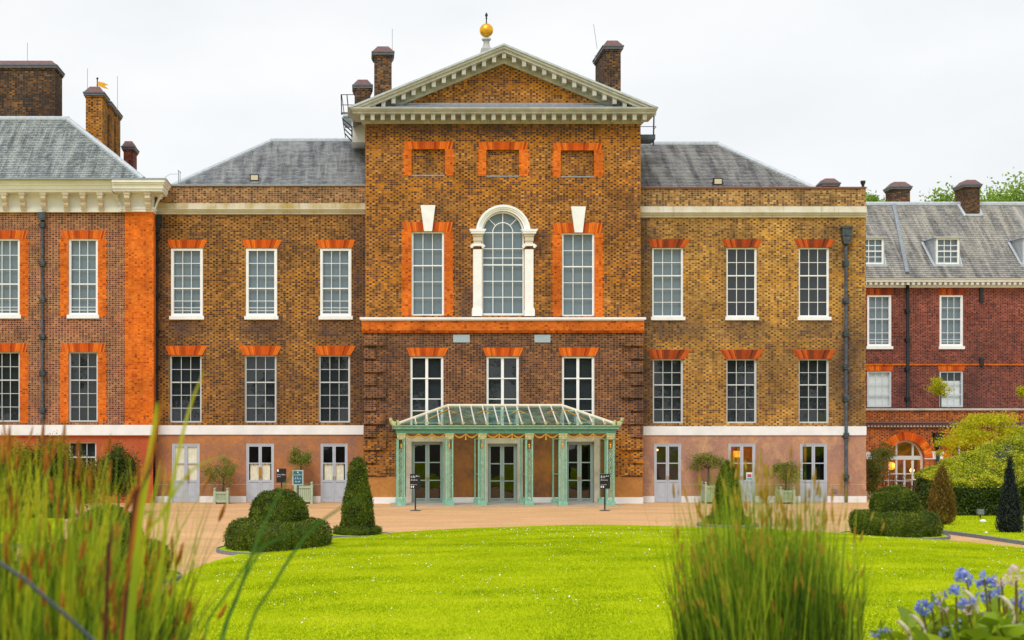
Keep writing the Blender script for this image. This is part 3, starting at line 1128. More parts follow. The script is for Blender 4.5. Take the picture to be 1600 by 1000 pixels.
# ------------------------------------------------------------------ left corner pavilion
YL = 59.3
pav = thing('corner_pavilion', 'dark red brick building with orange window surrounds, white bracketed cornice and slate roof', 'building', (X(100, YL), YL, 0))
x0, x1 = X(-200, YL), X(195, YL)
z_fr = Z(332, YL)
zband0, zband1 = Z(680, YL), Z(664, YL)
ops = []
wl = []
for a, b in ((-14, 31), (107, 153), (-130, -85)):
    ops += [(X(a, YL), X(b, YL), Z(498, YL), Z(373, YL)), (X(a, YL), X(b, YL), Z(660, YL), Z(550, YL))]
wall(pav, 'wall', x0, x1, zband1, z_fr, YL, ops, 'brick_pavilion', solid_to=YL + 14)
for a, b in ((-14, 31), (107, 153)):
    xa, xb = X(a, YL), X(b, YL)
    window(pav, xa, xb, Z(492, YL), Z(373, YL), YL, 3, 5, 'blind_grey', fmat='white_paint', sill=.16, bars=2, rail=3, rowz=[0, .17, .34, .51, .68, 1] if 0 else None, rec=.05)
    surround(pav, X(a - 13, YL), X(b + 13, YL), xa, xb, Z(495, YL), Z(373, YL), Z(360, YL), YL)
    window(pav, xa, xb, Z(659, YL), Z(550, YL), YL, 3, 5, 'room_dark', rail=2, fw=.05, rec=.08)
    surround(pav, X(a - 13, YL), X(b + 13, YL), xa, xb, Z(661, YL), Z(550, YL), Z(536, YL), YL)
# orange corner pier
YP = YL - .12
m = MB(); m.box(X(195, YP), X(240, YP), YP, YP + 3, zband1 + .002, z_fr); m.build('corner_pier', 'rubbed_brick', pav)
m = MB(); m.box(X(240, YP) - .5, X(240, YP) + .0 - .002, YP + 3.001, YP + 14, 0, z_fr); m.build('side_wall', 'brick_pavilion', pav)
m = MB(); m.box(x0, X(241, YL), YP - .06, YL + .3, zband0, zband1); m.build('string_band', 'white_render', pav)
bw0, bw1 = X(107, YL), X(151, YL)
wall(pav, 'basement_wall', x0, X(239.5, YL), -.1, zband0 - .001, YL - .06, [(bw0, bw1, Z(760, YL), Z(691, YL))], 'stucco_red')
window(pav, bw0, bw1, Z(760, YL), Z(691, YL), YL - .06, 3, 3, 'room_dark', rail=1, fw=.045, rec=.08)
# entablature
m = MB()
m.box(x0, X(190, YL), YL - .08, YL + .3, Z(325, YL), Z(300, YL))
m.box(X(190, YL), X(238, YL), YP - .10, YP + 3, Z(325, YL), Z(300, YL))
m.build('frieze', 'white_render', pav)
m = MB()
m.box(x0, X(190, YL), YL - .14, YL + .3, Z(332, YL), Z(325, YL) - .001)
m.box(X(190, YL) - .03, X(241, YL), YP - .16, YP + 3, Z(332, YL), Z(325, YL) - .001)
m.box(X(190, YL) - .05, X(243, YL), YP - .20, YP + 3, Z(328, YL), Z(326, YL))
m.build('architrave', 'white_render', pav)
m = MB()
for xa, xb, yy in ((x0, X(176, 58.5), YL - .72), (X(176, 58.5), X(256, 58.5), YP - .80)):
    m.box(xa, xb - .06, yy + .12, YL + 3, Z(299.8, 58.7), Z(296, 58.7))
    m.box(xa, xb - .03, yy + .05, YL + 3, Z(296, 58.7) + .001, Z(290, 58.7))
    m.box(xa, xb + .02, yy - .02, YL + 3, Z(290, 58.7) + .001, Z(287, 58.7))
    m.prism([(xa, Z(287, 58.7) + .001), (xb + .04, Z(287, 58.7) + .001), (xb + .12, Z(283, 58.7)), (xa, Z(283, 58.7))], yy - .10, YL + 3)
m.build('cornice', 'white_render', pav)
m = MB(); m.box(x0, X(256, 58.5) + .13, YP - .93, YL + 2.9, Z(283, 58.7) + .001, Z(281, 58.7)); m.build('gutter', 'lead', pav)


def scroll_bracket(x, Y, zt, h, wd, dp):
    m = MB()
    m.box(x - wd / 2 - .03, x + wd / 2 + .03, Y - dp, Y, zt - .14, zt)
    prof = [(0, zt - .141), (dp * .92, zt - .141), (dp * .95, zt - .28), (dp * .8, zt - .36), (dp * .55, zt - .42), (dp * .62, zt - .52), (dp * .45, zt - .62), (dp * .2, zt - .68), (dp * .22, zt - .76), (0, zt - h)]
    n = len(prof)
    m.add([(x - wd / 2, Y - d, z) for d, z in prof] + [(x + wd / 2, Y - d, z) for d, z in prof],
          [tuple(range(n)), tuple(range(2 * n - 1, n - 1, -1))] + [(i, (i + 1) % n, (i + 1) % n + n, i + n) for i in range(n)])
    for dz, rr in ((.28, .055), (.5, .045), (.68, .035)):
        m.tube([(x - wd / 2 - .03, Y - dp * .72 + dz * .35, zt - dz), (x + wd / 2 + .03, Y - dp * .72 + dz * .35, zt - dz)], rr, 8)
    return m


for px in (-66, -32, 6, 34, 67, 102, 129, 156):
    scroll_bracket(X(px, 58.8), YL - .08, Z(299.8, 58.8), .80, .20, .5).build('bracket', 'cream_stone', pav)
for px in (199, 231):
    scroll_bracket(X(px, 58.8), YP - .10, Z(299.8, 58.8), .80, .22, .5).build('bracket', 'cream_stone', pav)
for px, sgn in ((192, -1), (240, 1)):                      # side scrolls seen in profile
    m = MB()
    xx, z0_, pts = X(px, 58.9), Z(303, 58.9), []
    for k in range(26):
        t = k / 25
        pts.append((xx + sgn * (.05 + .30 * (1 - t) ** 1.6 + .0), YP - .22, z0_ - .72 * t))
    m.tube(pts, [.075 - .05 * k / 25 for k in range(26)], 8)
    sp = [(xx + sgn * (.28 - .0) - sgn * .11 * (1 - k / 22) * math.cos(k * .42), YP - .24, z0_ - .14 + .11 * (1 - k / 22) * math.sin(k * .42)) for k in range(22)]
    m.tube(sp, .04, 6)
    m.build('side_scroll', 'cream_stone', pav, smooth=True)
downpipe(pav, 67, 335, 785, YL, [352, 412, 469, 526, 583, 641, 687], hopper=False)
m = MB(); m.frustum(X(67, YL) - .13, X(67, YL) + .13, YL - .26, YL - .145, Z(345, YL), Z(333, YL), -.05, 0); m.build('hopper', 'iron_lead_pipe', pav)
# roof
hip_roof(pav, X(-420, 59), X(224, 59), X(-300, 63.2), X(106, 63.2), 59.0, 63.2, Z(281, 59) + .02, Z(187, 63.2), 'slate_pavilion', ex=.155, wd=.22)
chimney(pav, -60, 86, 93, 190, 66, 1.6, rods=((42, 66, 0),), hip=.25)
m_ch = chimney(pav, 134, 160, 134, 265, 64.5, 1.25, mat='brick_centre_upper', rods=((136, 106, 0),), hip=.3)
chimney(pav, 145.8, 171, 149, 275, 66.3, 1.25, hip=.3, mat='brick_centre_upper')
chimney(pav, 156, 181, 162, 280, 68.1, 1.3, hip=.3, mat='brick_centre_upper', rods=((183, 118, .0),))
chimney(pav, 193, 208, 220, 275, 70.5, 1.2, mat='brick_range', hip=.28)

# ------------------------------------------------------------------ the two wings
def wing(name, label, xa, xb, wins_u, wins_l, doors, brickm, stuccom, bandm, geo, arch_mat, backs, upper_blinds, lower_blinds, side):
    Y = 60.0
    b = thing(name, label, 'building', (X((xa + xb) / 2, Y), Y, 0))
    x0, x1 = X(xa, Y), X(xb, Y)
    zb0, zb1 = Z(geo['band'][1], Y), Z(geo['band'][0], Y)
    zc0, zc1 = Z(geo['corn'][1], Y), Z(geo['corn'][0], Y)
    zp = Z(geo['para'], Y)
    ops = []
    for (a, c) in wins_u:
        ops.append((X(a, Y), X(c, Y), Z(geo['u'][1], Y), Z(geo['u'][0], Y)))
    for (a, c) in wins_l:
        ops.append((X(a, Y), X(c, Y), Z(geo['l'][1], Y), Z(geo['l'][0], Y)))
    wall(b, 'wall', x0, x1, zb1, zc0, Y, ops, brickm, solid_to=Y + 10)
    m = MB(); m.box(x0, x1, Y - .07, Y + .2, zb0, zb1 - .001); m.build('string_band', 'white_render', b)
    # ground floor: painted render with a scored joint, plinth
    dops = [(X(a, Y), X(c, Y), .0, Z(geo['door'], Y)) for a, c in doors]
    zj = Z(757, Y)
    wall(b, 'rendered_wall', x0, x1, zj + .02, zb0 - .001, Y - .025, [(a, c, zj + .02, e) for a, c, d_, e in dops], stuccom)
    xs = [x0] + [v for o_ in dops for v in o_[:2]] + [x1]
    for k in range(0, len(xs), 2):
        m = MB(); m.box(xs[k], xs[k + 1], Y - .035, Y + .25, -.05, zj); m.build('rendered_base', stuccom, b)
        m = MB(); m.box(xs[k] + .002, xs[k + 1] - .002, Y - .02, Y, zj + .002, zj + .018); m.build('joint_line', 'cream_stone', b)
        m = MB(); m.box(xs[k] + .002, xs[k + 1] - .002, Y - .09, Y - .036, -.02, .27); m.build('plinth', 'white_render', b)
    # cornice
    m = MB()
    h = zc1 - zc0
    m.box(x0, x1, Y - .06, Y + .35, zc0 + .001, zc0 + h * .22)
    m.box(x0, x1, Y - .13, Y + .35, zc0 + h * .22 + .001, zc0 + h * .40)
    m.prism([(x0, zc0 + h * .401), (x1, zc0 + h * .401), (x1, zc0 + h * .46), (x0, zc0 + h * .46)], Y - .22, Y + .35)
    m.build('cornice_moulding', 'band_clean', b)
    nst = 7
    for k in range(nst):                                        # blocks of the stone blocking course
        m = MB()
        xa_, xb_ = x0 + (x1 - x0) * k / nst, x0 + (x1 - x0) * (k + 1) / nst
        m.box(xa_ + .003, xb_ - .003, Y - .10 + random.uniform(-.004, .004), Y + .35, zc0 + h * .462, zc1)
        m.build('cornice_block', bandm, b)
    m = MB(); m.box(x0, x1, Y + .02, Y + .45, zc1 + .001, zp - .07); m.build('parapet', 'brick_parapet' if side < 0 else 'brick_right_parapet', b)
    m = MB(); m.box(x0 - .02, x1 + .02, Y - .04, Y + .5, zp - .069, zp); m.build('coping', 'lead' if side < 0 else 'tile_red', b)
    for i, (a, c) in enumerate(wins_u):
        g = geo['u']
        window(b, X(a, Y), X(c, Y), Z(g[1], Y), Z(g[0], Y), Y, 3, 5, upper_blinds[i], fmat='white_paint', sill=.15, bars=2 if side < 0 else 0, rail=3 if side < 0 else 2,
               fw=.10 if side < 0 else .055, rec=.02 if side < 0 else .07, rowz=[0, .175, .35, .525, .7, 1] if 0 else None)
        d0, d1, d2, d3 = geo['ua'][i]
        flat_arch(b, X(d0, Y), X(d1, Y), X(a - 1, Y), X(c + 1, Y), Z(g[0] - .3, Y), Z(g[0] - 13.5, Y), Y, arch_mat)
    for i, (a, c) in enumerate(wins_l):
        g = geo['l']
        window(b, X(a, Y), X(c, Y), Z(g[1], Y), Z(g[0], Y), Y, 3, 5, lower_blinds[i], fmat='sash_paint', rail=2, fw=.05, rec=.10)
        d0, d1, d2, d3 = geo['la'][i]
        flat_arch(b, X(d0, Y), X(d1, Y), X(a - 1, Y), X(c + 1, Y), Z(g[0] - .3, Y), Z(g[0] - 14.5, Y), Y, 'voussoir' if side < 0 else arch_mat)
    ds = []
    for i, (a, c) in enumerate(doors):
        ds.append(double_door(b, X(a, Y), X(c, Y), .0, Z(geo['door'], Y), Y - .03, 'wing', backs[i], rec=.03))
    return b, ds


brick('brick_right_parapet', [(0, (.07, .035, .022)), (.35, (.30, .14, .04)), (.75, (.54, .27, .06)), (1, (.66, .38, .11))],
      [(0, (.04, .026, .022)), (.6, (.20, .09, .035)), (1, (.48, .22, .05))], .7, (.44, .31, .17), soot_amt=.4, soot_lo=.60)

geoL = dict(band=(664.5, 679), corn=(318, 335), para=288, u=(388, 494), l=(555, 660), door=693,
            ua=[(261, 324, 0, 0), (378, 441, 0, 0), (494, 555, 0, 0)], la=[(258, 324, 0, 0), (374, 440, 0, 0), (491, 556, 0, 0)])
lw, dL = wing('palace_wing', 'brown brick wing with white box sash windows, left of the pedimented block', 243, 572,
              [(267, 317), (384, 433), (500, 549)], [(265, 315), (382, 432), (498, 547)], [(269, 312), (385, 428), (501, 543)],
              'brick_left_wing', 'stucco_left', 'band_stained', geoL, 'voussoir', ['curtain', 'room_black', 'room_black'],
              ['blind_grey'] * 3, ['room_dark'] * 3, -1)
geoR = dict(band=(666, 680), corn=(323, 340), para=292, u=(387, 495), l=(561, 661), door=693,
            ua=[(1013, 1079, 0, 0), (1127, 1192, 0, 0), (1240, 1305, 0, 0)], la=[(1012, 1080, 0, 0), (1124, 1194, 0, 0), (1238, 1307, 0, 0)])
rw, dR = wing('palace_wing', 'golden yellow brick wing with slim sash windows, right of the pedimented block', 1000, 1353,
              [(1019, 1068), (1135, 1183), (1248, 1296)], [(1020, 1068), (1135, 1183), (1248, 1296)], [(1022, 1064), (1138, 1180), (1250, 1292)],
              'brick_right_wing', 'stucco_right', 'band_clean', geoR, 'voussoir_dark', ['room_brown', 'room_warm', 'room_black'],
              ['blind_grey', 'room_dark', 'room_dark'], ['room_dark'] * 3, 1)
# half curtains behind the two left doors that show them
for (a, c) in ((385, 428), (501, 543)):
    Y = 60.0
    d = dL[1] if a == 385 else dL[2]
    for (p, q) in ((a + 6, a + 19), (c - 19, c - 6)):
        m = MB()
        n = 12
        pts = [(X(p, Y) + (X(q, Y) - X(p, Y)) * k / n, Y + .075 + .006 * math.sin(k * 1.9)) for k in range(n + 1)]
        m.add([(x, y, Z(751, Y)) for x, y in pts] + [(x, y, Z(725, Y) + .03 * math.sin(k)) for k, (x, y) in enumerate(pts)], [(k, k + 1, k + n + 2, k + n + 1) for k in range(n)])
        m.build('curtain', 'curtain_cream', d)
m = MB(); Y = 60; m.box(X(404, Y), X(409, Y), Y - .03, Y - .002, Z(746, Y), Z(730, Y)); m.build('push_plate', 'brass', dL[1])
# stickers and lit lamps of the middle right-hand door
m = MB(); m.box(X(1166, 60), X(1176, 60), 60.020, 60.024, Z(750, 60), Z(738, 60)); s_ = m.build('sticker', 'sign_white', dR[1])
m = MB(); m.box(X(1168, 60), X(1174, 60), 60.014, 60.018, Z(745.5, 60), Z(741, 60)); m.build('sticker', 'sticker_red', dR[1])
m = MB(); m.box(X(1167, 60), X(1175, 60), 60.014, 60.018, Z(749.5, 60), Z(746.8, 60)); m.build('sticker', 'sticker_blue', dR[1])


def pendant(name, label, px, py, Y, r, mat, shade=False, group=None):
    x, z = X(px, Y), Z(py, Y)
    o = thing(name, label, 'lamp', (x, Y, z - r), group)
    m = MB()
    if shade:
        m.lathe(x, Y, [(r * .9, z - r), (r, z + r * .8)], 14)
    else:
        m.lathe(x, Y, [(r * math.sin(a), z - r * math.cos(a)) for a in [math.pi * k / 8 for k in range(1, 8)]], 12)
    m.build('shade', mat, o)
    m = MB(); m.tube([(x, Y, z + r * .8), (x, Y, z + r + .25)], .012, 5); m.build('cord', 'iron_black', o)
    return o


pendant('pendant_lamp', 'red glowing lamp at the top of the left leaf of the lit shop door', 1150.5, 695.5, 60.45, .045, 'lamp_red')
pendant('pendant_lamp', 'red glowing lamp at the top of the right leaf of the lit shop door', 1173, 695.5, 60.45, .045, 'lamp_red')
pendant('pendant_lamp', 'square orange lampshade glowing inside the lit shop door', 1151, 709, 60.6, .15, 'lamp_orange', True)
pendant('pendant_lamp', 'small orange lamp at the top of the brown glass door beside the canopy', 1060, 695.5, 60.4, .04, 'lamp_orange')
pendant('pendant_lamp', 'small yellow lamp at the left edge of the brown glass door beside the canopy', 1027, 703, 60.4, .05, 'lamp_warm')

# roofs of the wings
hip_roof(lw, X(285, 61) - .46, X(571, 61) + .3, X(424, 65), X(571, 65) + .3, 60.5, 65, Z(284, 61) - .325, Z(221, 65), 'slate_wing', right_hip=False, ex=.15, wd=.24)
hip_roof(rw, X(1001, 61) - .3, X(1262, 61) + .4, X(1001, 64.6) - .3, X(1121, 64.6), 60.5, 64.6, Z(290, 61) - .36, Z(226, 64.6), 'slate_wing_brown', left_hip=False, ex=.15, wd=.24)
chimney(rw, 1287, 1309, 278, 300, 63, .9, hip=.22)
chimney(rw, 1212, 1238, 270, 300, 69, .9, hip=.2)
m = MB(); xx = X(1349, 60.2); m.lathe(xx, 60.25, [(.06, Z(293, 60)), (.06, Z(288, 60)), (.11, Z(284, 60)), (.11, Z(281, 60))], 10); m.build('chimney_pot', 'iron_black', rw)
downpipe(rw, 1320.5, 362, 786, 60, [412, 470, 522, 573, 623, 680, 745], hopper=True, r=.07)
downpipe(lw, 245, 345, 690, 60, [352, 372, 405, 462, 518, 575], hopper=True, r=.07, mat='iron_black')
m = MB(); m.box(X(1300, 60), X(1307, 60), 59.93, 59.964, Z(770, 60), Z(764, 60)); m.build('vent', 'edging', rw)

# small bracket mast on the left parapet
m = MB()
Y = 60.2
m.tube([(X(279, Y), Y, Z(290, Y)), (X(279, Y), Y, Z(266, Y))], .02, 5)
m.tube([(X(281.5, Y), Y, Z(288, Y)), (X(281.5, Y), Y, Z(269, Y))], .014, 5)
m.tube([(X(278, Y), Y, Z(266, Y)), (X(283, Y), Y, Z(270, Y))], .018, 5)
m.tube([(X(279, Y), Y, Z(272, Y)), (X(266, Y), Y, Z(272, Y)), (X(259, Y), Y - .3, Z(279, Y))], .01, 5)
tag(m.build('aerial_bracket', 'lead'), 'thin black metal bracket standing on the parapet beside the white cornice', 'bracket')


def floodlight(px, py, Y, label):
    x, z = X(px, Y), Z(py, Y)
    o = thing('floodlight', label, 'floodlight', (x, Y, z - .2), 'floodlights on the parapets')
    m = MB(); m.box(x - .2, x + .2, Y, Y + .14, z - .15, z + .15); m.build('housing', 'iron_black', o)
    m = MB(); m.box(x - .155, x + .155, Y - .012, Y - .001, z - .105, z + .105); m.build('lens', 'floodlight_lens', o)
    m = MB(); m.tube([(x - .24, Y + .07, z), (x - .24, Y + .07, z - .26), (x + .24, Y + .07, z - .26), (x + .24, Y + .07, z)], .018, 5)
    m.tube([(x, Y + .07, z - .26), (x, Y + .2, z - .5)], .03, 5); m.build('yoke', 'iron_black', o)


floodlight(397.5, 277.5, 60.25, 'small black floodlight on the parapet above the white box sash windows')
floodlight(1122, 283.5, 60.25, 'small black floodlight on the parapet of the golden brick wing')

# ------------------------------------------------------------------ central pedimented block
YC = 59.2
cb = thing('central_block', 'tall brown brick centre block with triangular pediment and arched window', 'building', (X(786, YC), YC, 0))
cx0, cx1 = X(571, YC), X(1001, YC)
zs1 = Z(497, YC)
ops = [(X(643, YC), X(694, YC), Z(493, YC), Z(362, YC)), (X(878, YC), X(929, YC), Z(494, YC), Z(364, YC))]
blind_w = [(643, 695, 233, 274, 630, 709, 221), (760, 811, 234, 275, 747, 826, 222), (876, 928, 235, 276, 863, 942, 223)]
for a, b, t, bo, *_ in blind_w:
    ops.append((X(a, YC), X(b, YC), Z(bo, YC), Z(t, YC)))
arch = (X(753, YC), X(819, YC), Z(493, YC), Z(363, YC))
wall(cb, 'upper_wall', cx0, cx1, zs1, Z(170, YC), YC, ops, 'brick_centre_upper', arches=[arch], solid_to=YC + 12)
for a, b, t, bo, oa, ob, ot in blind_w:
    m = MB(); m.box(X(a, YC), X(b, YC), YC + .13, YC + .3, Z(bo, YC), Z(t, YC)); m.build('blind_recess', 'brick_centre_upper', cb)
    m = MB(); m.box(X(a, YC), X(b, YC), YC - .02, YC + .13, Z(bo + 1.2, YC), Z(bo - .6, YC)); m.build('sill', 'lead', cb)
    surround(cb, X(oa, YC), X(ob, YC), X(a, YC), X(b, YC), Z(bo, YC), Z(t, YC), Z(ot, YC), YC)
for a, b, t, bo, oa, ob, ot, kt in ((643, 694, 362, 493, 628, 708, 347, 321), (878, 929, 364, 494, 863, 942, 348, 323)):
    window(cb, X(a, YC), X(b, YC), Z(bo, YC), Z(t, YC), YC, 3, 5, 'blind_grey', fmat='white_paint', rail=2, fw=.055, rec=.07)
    surround(cb, X(oa, YC), X(ob, YC), X(a, YC), X(b, YC), Z(bo, YC), Z(t, YC), Z(ot, YC), YC)
    m_ = (a + b) / 2
    k = MB(); k.prism([(X(m_ - 6, YC), Z(t - .5, YC)), (X(m_ + 6.5, YC), Z(t - .5, YC)), (X(m_ + 11.5, YC), Z(kt, YC)), (X(m_ - 11.5, YC), Z(kt, YC))], YC - .09, YC + .1)
    k.build('keystone', 'white_paint', cb)

# arched window: frame and bars, panes, blind
ax0, ax1, azb, azs = arch
ac, ar = (ax0 + ax1) / 2, (ax1 - ax0) / 2
f = MB()
y = YC + .07
n = 28
for k in range(n):
    a, b = math.pi * k / n, math.pi * (k + 1) / n
    f.prism([(ac + ar * math.cos(a), azs + ar * math.sin(a)), (ac + ar * math.cos(b), azs + ar * math.sin(b)), (ac + (ar - .07) * math.cos(b), azs + (ar - .07) * math.sin(b)), (ac + (ar - .07) * math.cos(a), azs + (ar - .07) * math.sin(a))], y, y + .1)
    ri = ar * .48
    f.prism([(ac + (ri + .016) * math.cos(a), azs + (ri + .016) * math.sin(a)), (ac + (ri + .016) * math.cos(b), azs + (ri + .016) * math.sin(b)), (ac + (ri - .016) * math.cos(b), azs + (ri - .016) * math.sin(b)), (ac + (ri - .016) * math.cos(a), azs + (ri - .016) * math.sin(a))], y + .04, y + .075)
f.box(ax0, ax0 + .06, y, y + .1, azb, azs)
f.box(ax1 - .06, ax1, y, y + .1, azb, azs)
f.box(ax0 + .06, ax1 - .06, y + .001, y + .099, azb, azb + .1)
for q in (.785, 2.356):
    d = (math.cos(q), math.sin(q))
    f.tube([(ac + ri * d[0], y + .057, azs + ri * d[1]), (ac + (ar - .05) * d[0], y + .057, azs + (ar - .05) * d[1])], .017, 4)
vx = [ax0 + .06 + (ax1 - ax0 - .12) * k / 4 for k in range(5)]
for k in (1, 2, 3):
    f.box(vx[k] - .016, vx[k] + .016, y + .041, y + .074, azb + .1, azs + (ar - .07 if k == 2 else 0))
rz = [azs] + [Z(p, YC) for p in (388, 402.5, 413.5, 439, 464)] + [azb + .1]
for k, z in enumerate(rz[:-1]):
    hb = .026 if k == 3 else .016
    f.box(ax0 + .06, ax1 - .06, y + (.02 if k == 3 else .043), y + .072, z - hb, z + hb)
aw = f.build('arched_window', 'white_paint', cb)
for r_ in range(len(rz) - 1):
    for c_ in range(4):
        pane(aw, vx[c_], vx[c_ + 1], y + .058, rz[r_ + 1], rz[r_])


def sector(parent, a0, a1, r0, r1, yy):
    m = MB()
    nn = 8
    pts = [(ac + r1 * math.cos(a0 + (a1 - a0) * k / nn), azs + r1 * math.sin(a0 + (a1 - a0) * k / nn)) for k in range(nn + 1)]
    pts += [(ac + r0 * math.cos(a1 + (a0 - a1) * k / nn), azs + r0 * math.sin(a1 + (a0 - a1) * k / nn)) for k in range(nn + 1)] if r0 > 0 else [(ac, azs)]
    m.add([(x, yy, z) for x, z in pts], [tuple(range(len(pts)))])
    m.build('pane', 'glass', parent)


for a0, a1 in ((0, math.pi / 2), (math.pi / 2, math.pi)):
    sector(aw, a0, a1, 0, ri, y + .058)
for k in range(4):
    sector(aw, k * math.pi / 4, (k + 1) * math.pi / 4, ri, ar - .04, y + .058)
m = MB(); m.add([(ax0, y + .17, azb), (ax1, y + .17, azb), (ax1, y + .17, azs + ar), (ax0, y + .17, azs + ar)], [(0, 1, 2, 3)]); m.build('blind', 'blind_grey', aw)
# white archivolt in concentric mouldings, pilasters with scroll capitals
m = MB()
for r0, r1, pr in ((33.2, 36.5, .05), (36.5, 39, .10), (39, 42.5, .14)):
    s = YC / F
    for k in range(n):
        a, b = math.pi * k / n, math.pi * (k + 1) / n
        m.prism([(ac + r1 * s * math.cos(a), azs + r1 * s * math.sin(a)), (ac + r1 * s * math.cos(b), azs + r1 * s * math.sin(b)), (ac + r0 * s * math.cos(b), azs + r0 * s * math.sin(b)), (ac + r0 * s * math.cos(a), azs + r0 * s * math.sin(a))], YC - pr, YC + .05)
m.build('archivolt', 'white_paint', cb)
for sgn in (-1, 1):
    def sx(d):
        return ac + sgn * d * YC / F
    px = sorted
    p = MB()
    a, b = sorted((sx(33.5), sx(47)))
    p.box(a, b, YC - .12, YC + .02, Z(481, YC), Z(390, YC))
    a2, b2 = sorted((sx(33), sx(49)))
    p.box(a2, b2, YC - .17, YC + .02, Z(494, YC), Z(484, YC))
    p.box(a2 + .02, b2 - .02, YC - .145, YC + .02, Z(484, YC) + .001, Z(481, YC) - .001)
    pil = p.build('pilaster', 'white_paint', cb)
    p = MB()
    p.box(a - .06, b + .06, YC - .19, YC + .02, Z(385, YC), Z(381.5, YC))
    for xx in (a - .05, b + .05):
        pts = [(xx + .075 * (1 - k / 18) * math.cos(k * .55), YC - .16, Z(386, YC) + .075 * (1 - k / 18) * math.sin(k * .55)) for k in range(17)]
        p.tube(pts, .028, 6)
        p.tube([(xx, YC - .18, Z(386, YC)), (xx, YC, Z(386, YC))], .055, 8)
    p.build('capital', 'white_paint', pil)
    p = MB()
    p.box(a + .02, b - .02, YC - .13, YC + .02, Z(381.5, YC) + .001, Z(377, YC))
    p.box(a - .0, b + .0, YC - .16, YC + .02, Z(377, YC) + .001, Z(370, YC))
    p.box(a - .03, b + .03, YC - .19, YC + .02, Z(370, YC) + .001, Z(366, YC))
    p.build('entablature_block', 'cream_stone', pil)
    p = MB()
    p.box(a - .10, b + .10, YC - .26, YC + .02, Z(366, YC) + .001, Z(363, YC))
    p.frustum(a - .12, b + .12, YC - .28, YC + .02, Z(363, YC) + .001, Z(359, YC), -.06, 0)
    p.build('abacus', 'white_paint', pil)
# string course
m = MB(); m.box(X(562, 58.9), X(1009.5, 58.9), 58.88, YC + .1, Z(500, YC), Z(496.5, YC)); m.box(X(564, 58.9), X(1007, 58.9), 58.93, YC + .1, Z(501.5, YC), Z(500, YC) - .001); m.build('string_course', 'white_render', cb)
m = MB(); m.box(X(565, 58.98), X(1006.5, 58.98), 58.98, YC + .1, Z(517, YC), Z(501.5, YC) - .001); m.box(X(566, 59.02), X(1005.5, 59.02), 59.03, YC + .1, Z(520, YC), Z(517, YC) - .001); m.build('brick_band', 'rubbed_brick', cb)
# lower storey
YD = 59.12
lx0, lx1 = X(568.5, YD), X(1004, YD)
lops = []
for a, b in ((641, 693), (760, 811), (878, 929)):
    lops.append((X(a, YD), X(b, YD), Z(668, YD), Z(557, YD)))
zpl = Z(745, YD)
for a, b, t in ((643, 693, 690), (762, 808, 693), (884, 928, 690)):
    lops.append((X(a, YD), X(b, YD), 0.0, Z(t, YD)))
low_brick_ops = [o for o in lops]
zmid = Z(676, YD)
wall(cb, 'lower_wall', lx0, lx1, zmid, Z(519, YD), YD, lops[:3], 'brick_centre_lower', solid_to=YC + .6)
# brick flanks and rendered middle behind the canopy
wall(cb, 'flank_wall', lx0, X(624, YD), zpl, zmid - .001, YD, [], 'brick_centre_upper')
wall(cb, 'flank_wall', X(950, YD), lx1, zpl, zmid - .001, YD, [], 'brick_centre_upper')
wall(cb, 'rendered_wall', X(624, YD), X(950, YD), .0, zmid - .001, YD + .01, [(a, b, .0, d) for a, b, c_, d in lops[3:]], 'stucco_centre')
for a, b in ((lx0, X(624, YD)), (X(950, YD), lx1)):
    m = MB(); m.box(a, b, YD - .05, YD + .2, .2, zpl - .001); m.build('rendered_base', 'stucco_plinth', cb)
for a, b in ((568, 634), (697, 755), (819, 876), (939, 1004.5)):
    m = MB(); m.box(X(a, YD), X(b, YD), YD - .10, YD - .051, -.02, .27); m.build('plinth', 'white_render', cb)
for a, b in ((641, 693), (760, 811), (878, 929)):
    window(cb, X(a, YD), X(b, YD), Z(668, YD), Z(557, YD), YD, 2, 4, 'room_dark', fmat='white_paint', rail=1, fw=.07, bw=.035, rec=.06, rowz=[0, .30, .605, .78, 1], mull=.12)
for (d0, d1), (a, b) in zip(((635, 701), (754, 818), (872, 936)), ((641, 693), (760, 811), (878, 929))):
    flat_arch(cb, X(d0, YD), X(d1, YD), X(a - 1, YD), X(b + 1, YD), Z(556.5, YD), Z(543, YD), YD, 'voussoir', 24)
for a, b in ((708, 734), (835, 860)):
    m = MB(); m.box(X(a, YD), X(b, YD), YD - .02, YD + .05, Z(535, YD), Z(523, YD)); m.build('name_plate', 'plate_blue', cb)
# quoins: rusticated brick blocks up the corners of the lower storey
for side in (-1, 1):
    py = 524.0
    k = 0
    while py < 742:
        wq = 34 if k % 2 == 0 else 19
        z1_, z0_ = Z(py, YD), Z(min(py + 16.5, 743), YD)
        m = MB()
        if side < 0:
            m.box(lx0 - .012, lx0 + wq * YD / F, YD - .12, YD + .01, z0_, z1_)
        else:
            m.box(lx1 - wq * YD / F, lx1 + .012, YD - .12, YD + .01, z0_, z1_)
        m.build('quoin', 'brick_centre_lower' if py < 668 else 'brick_centre_upper', cb)
        py += 20.3
        k += 1
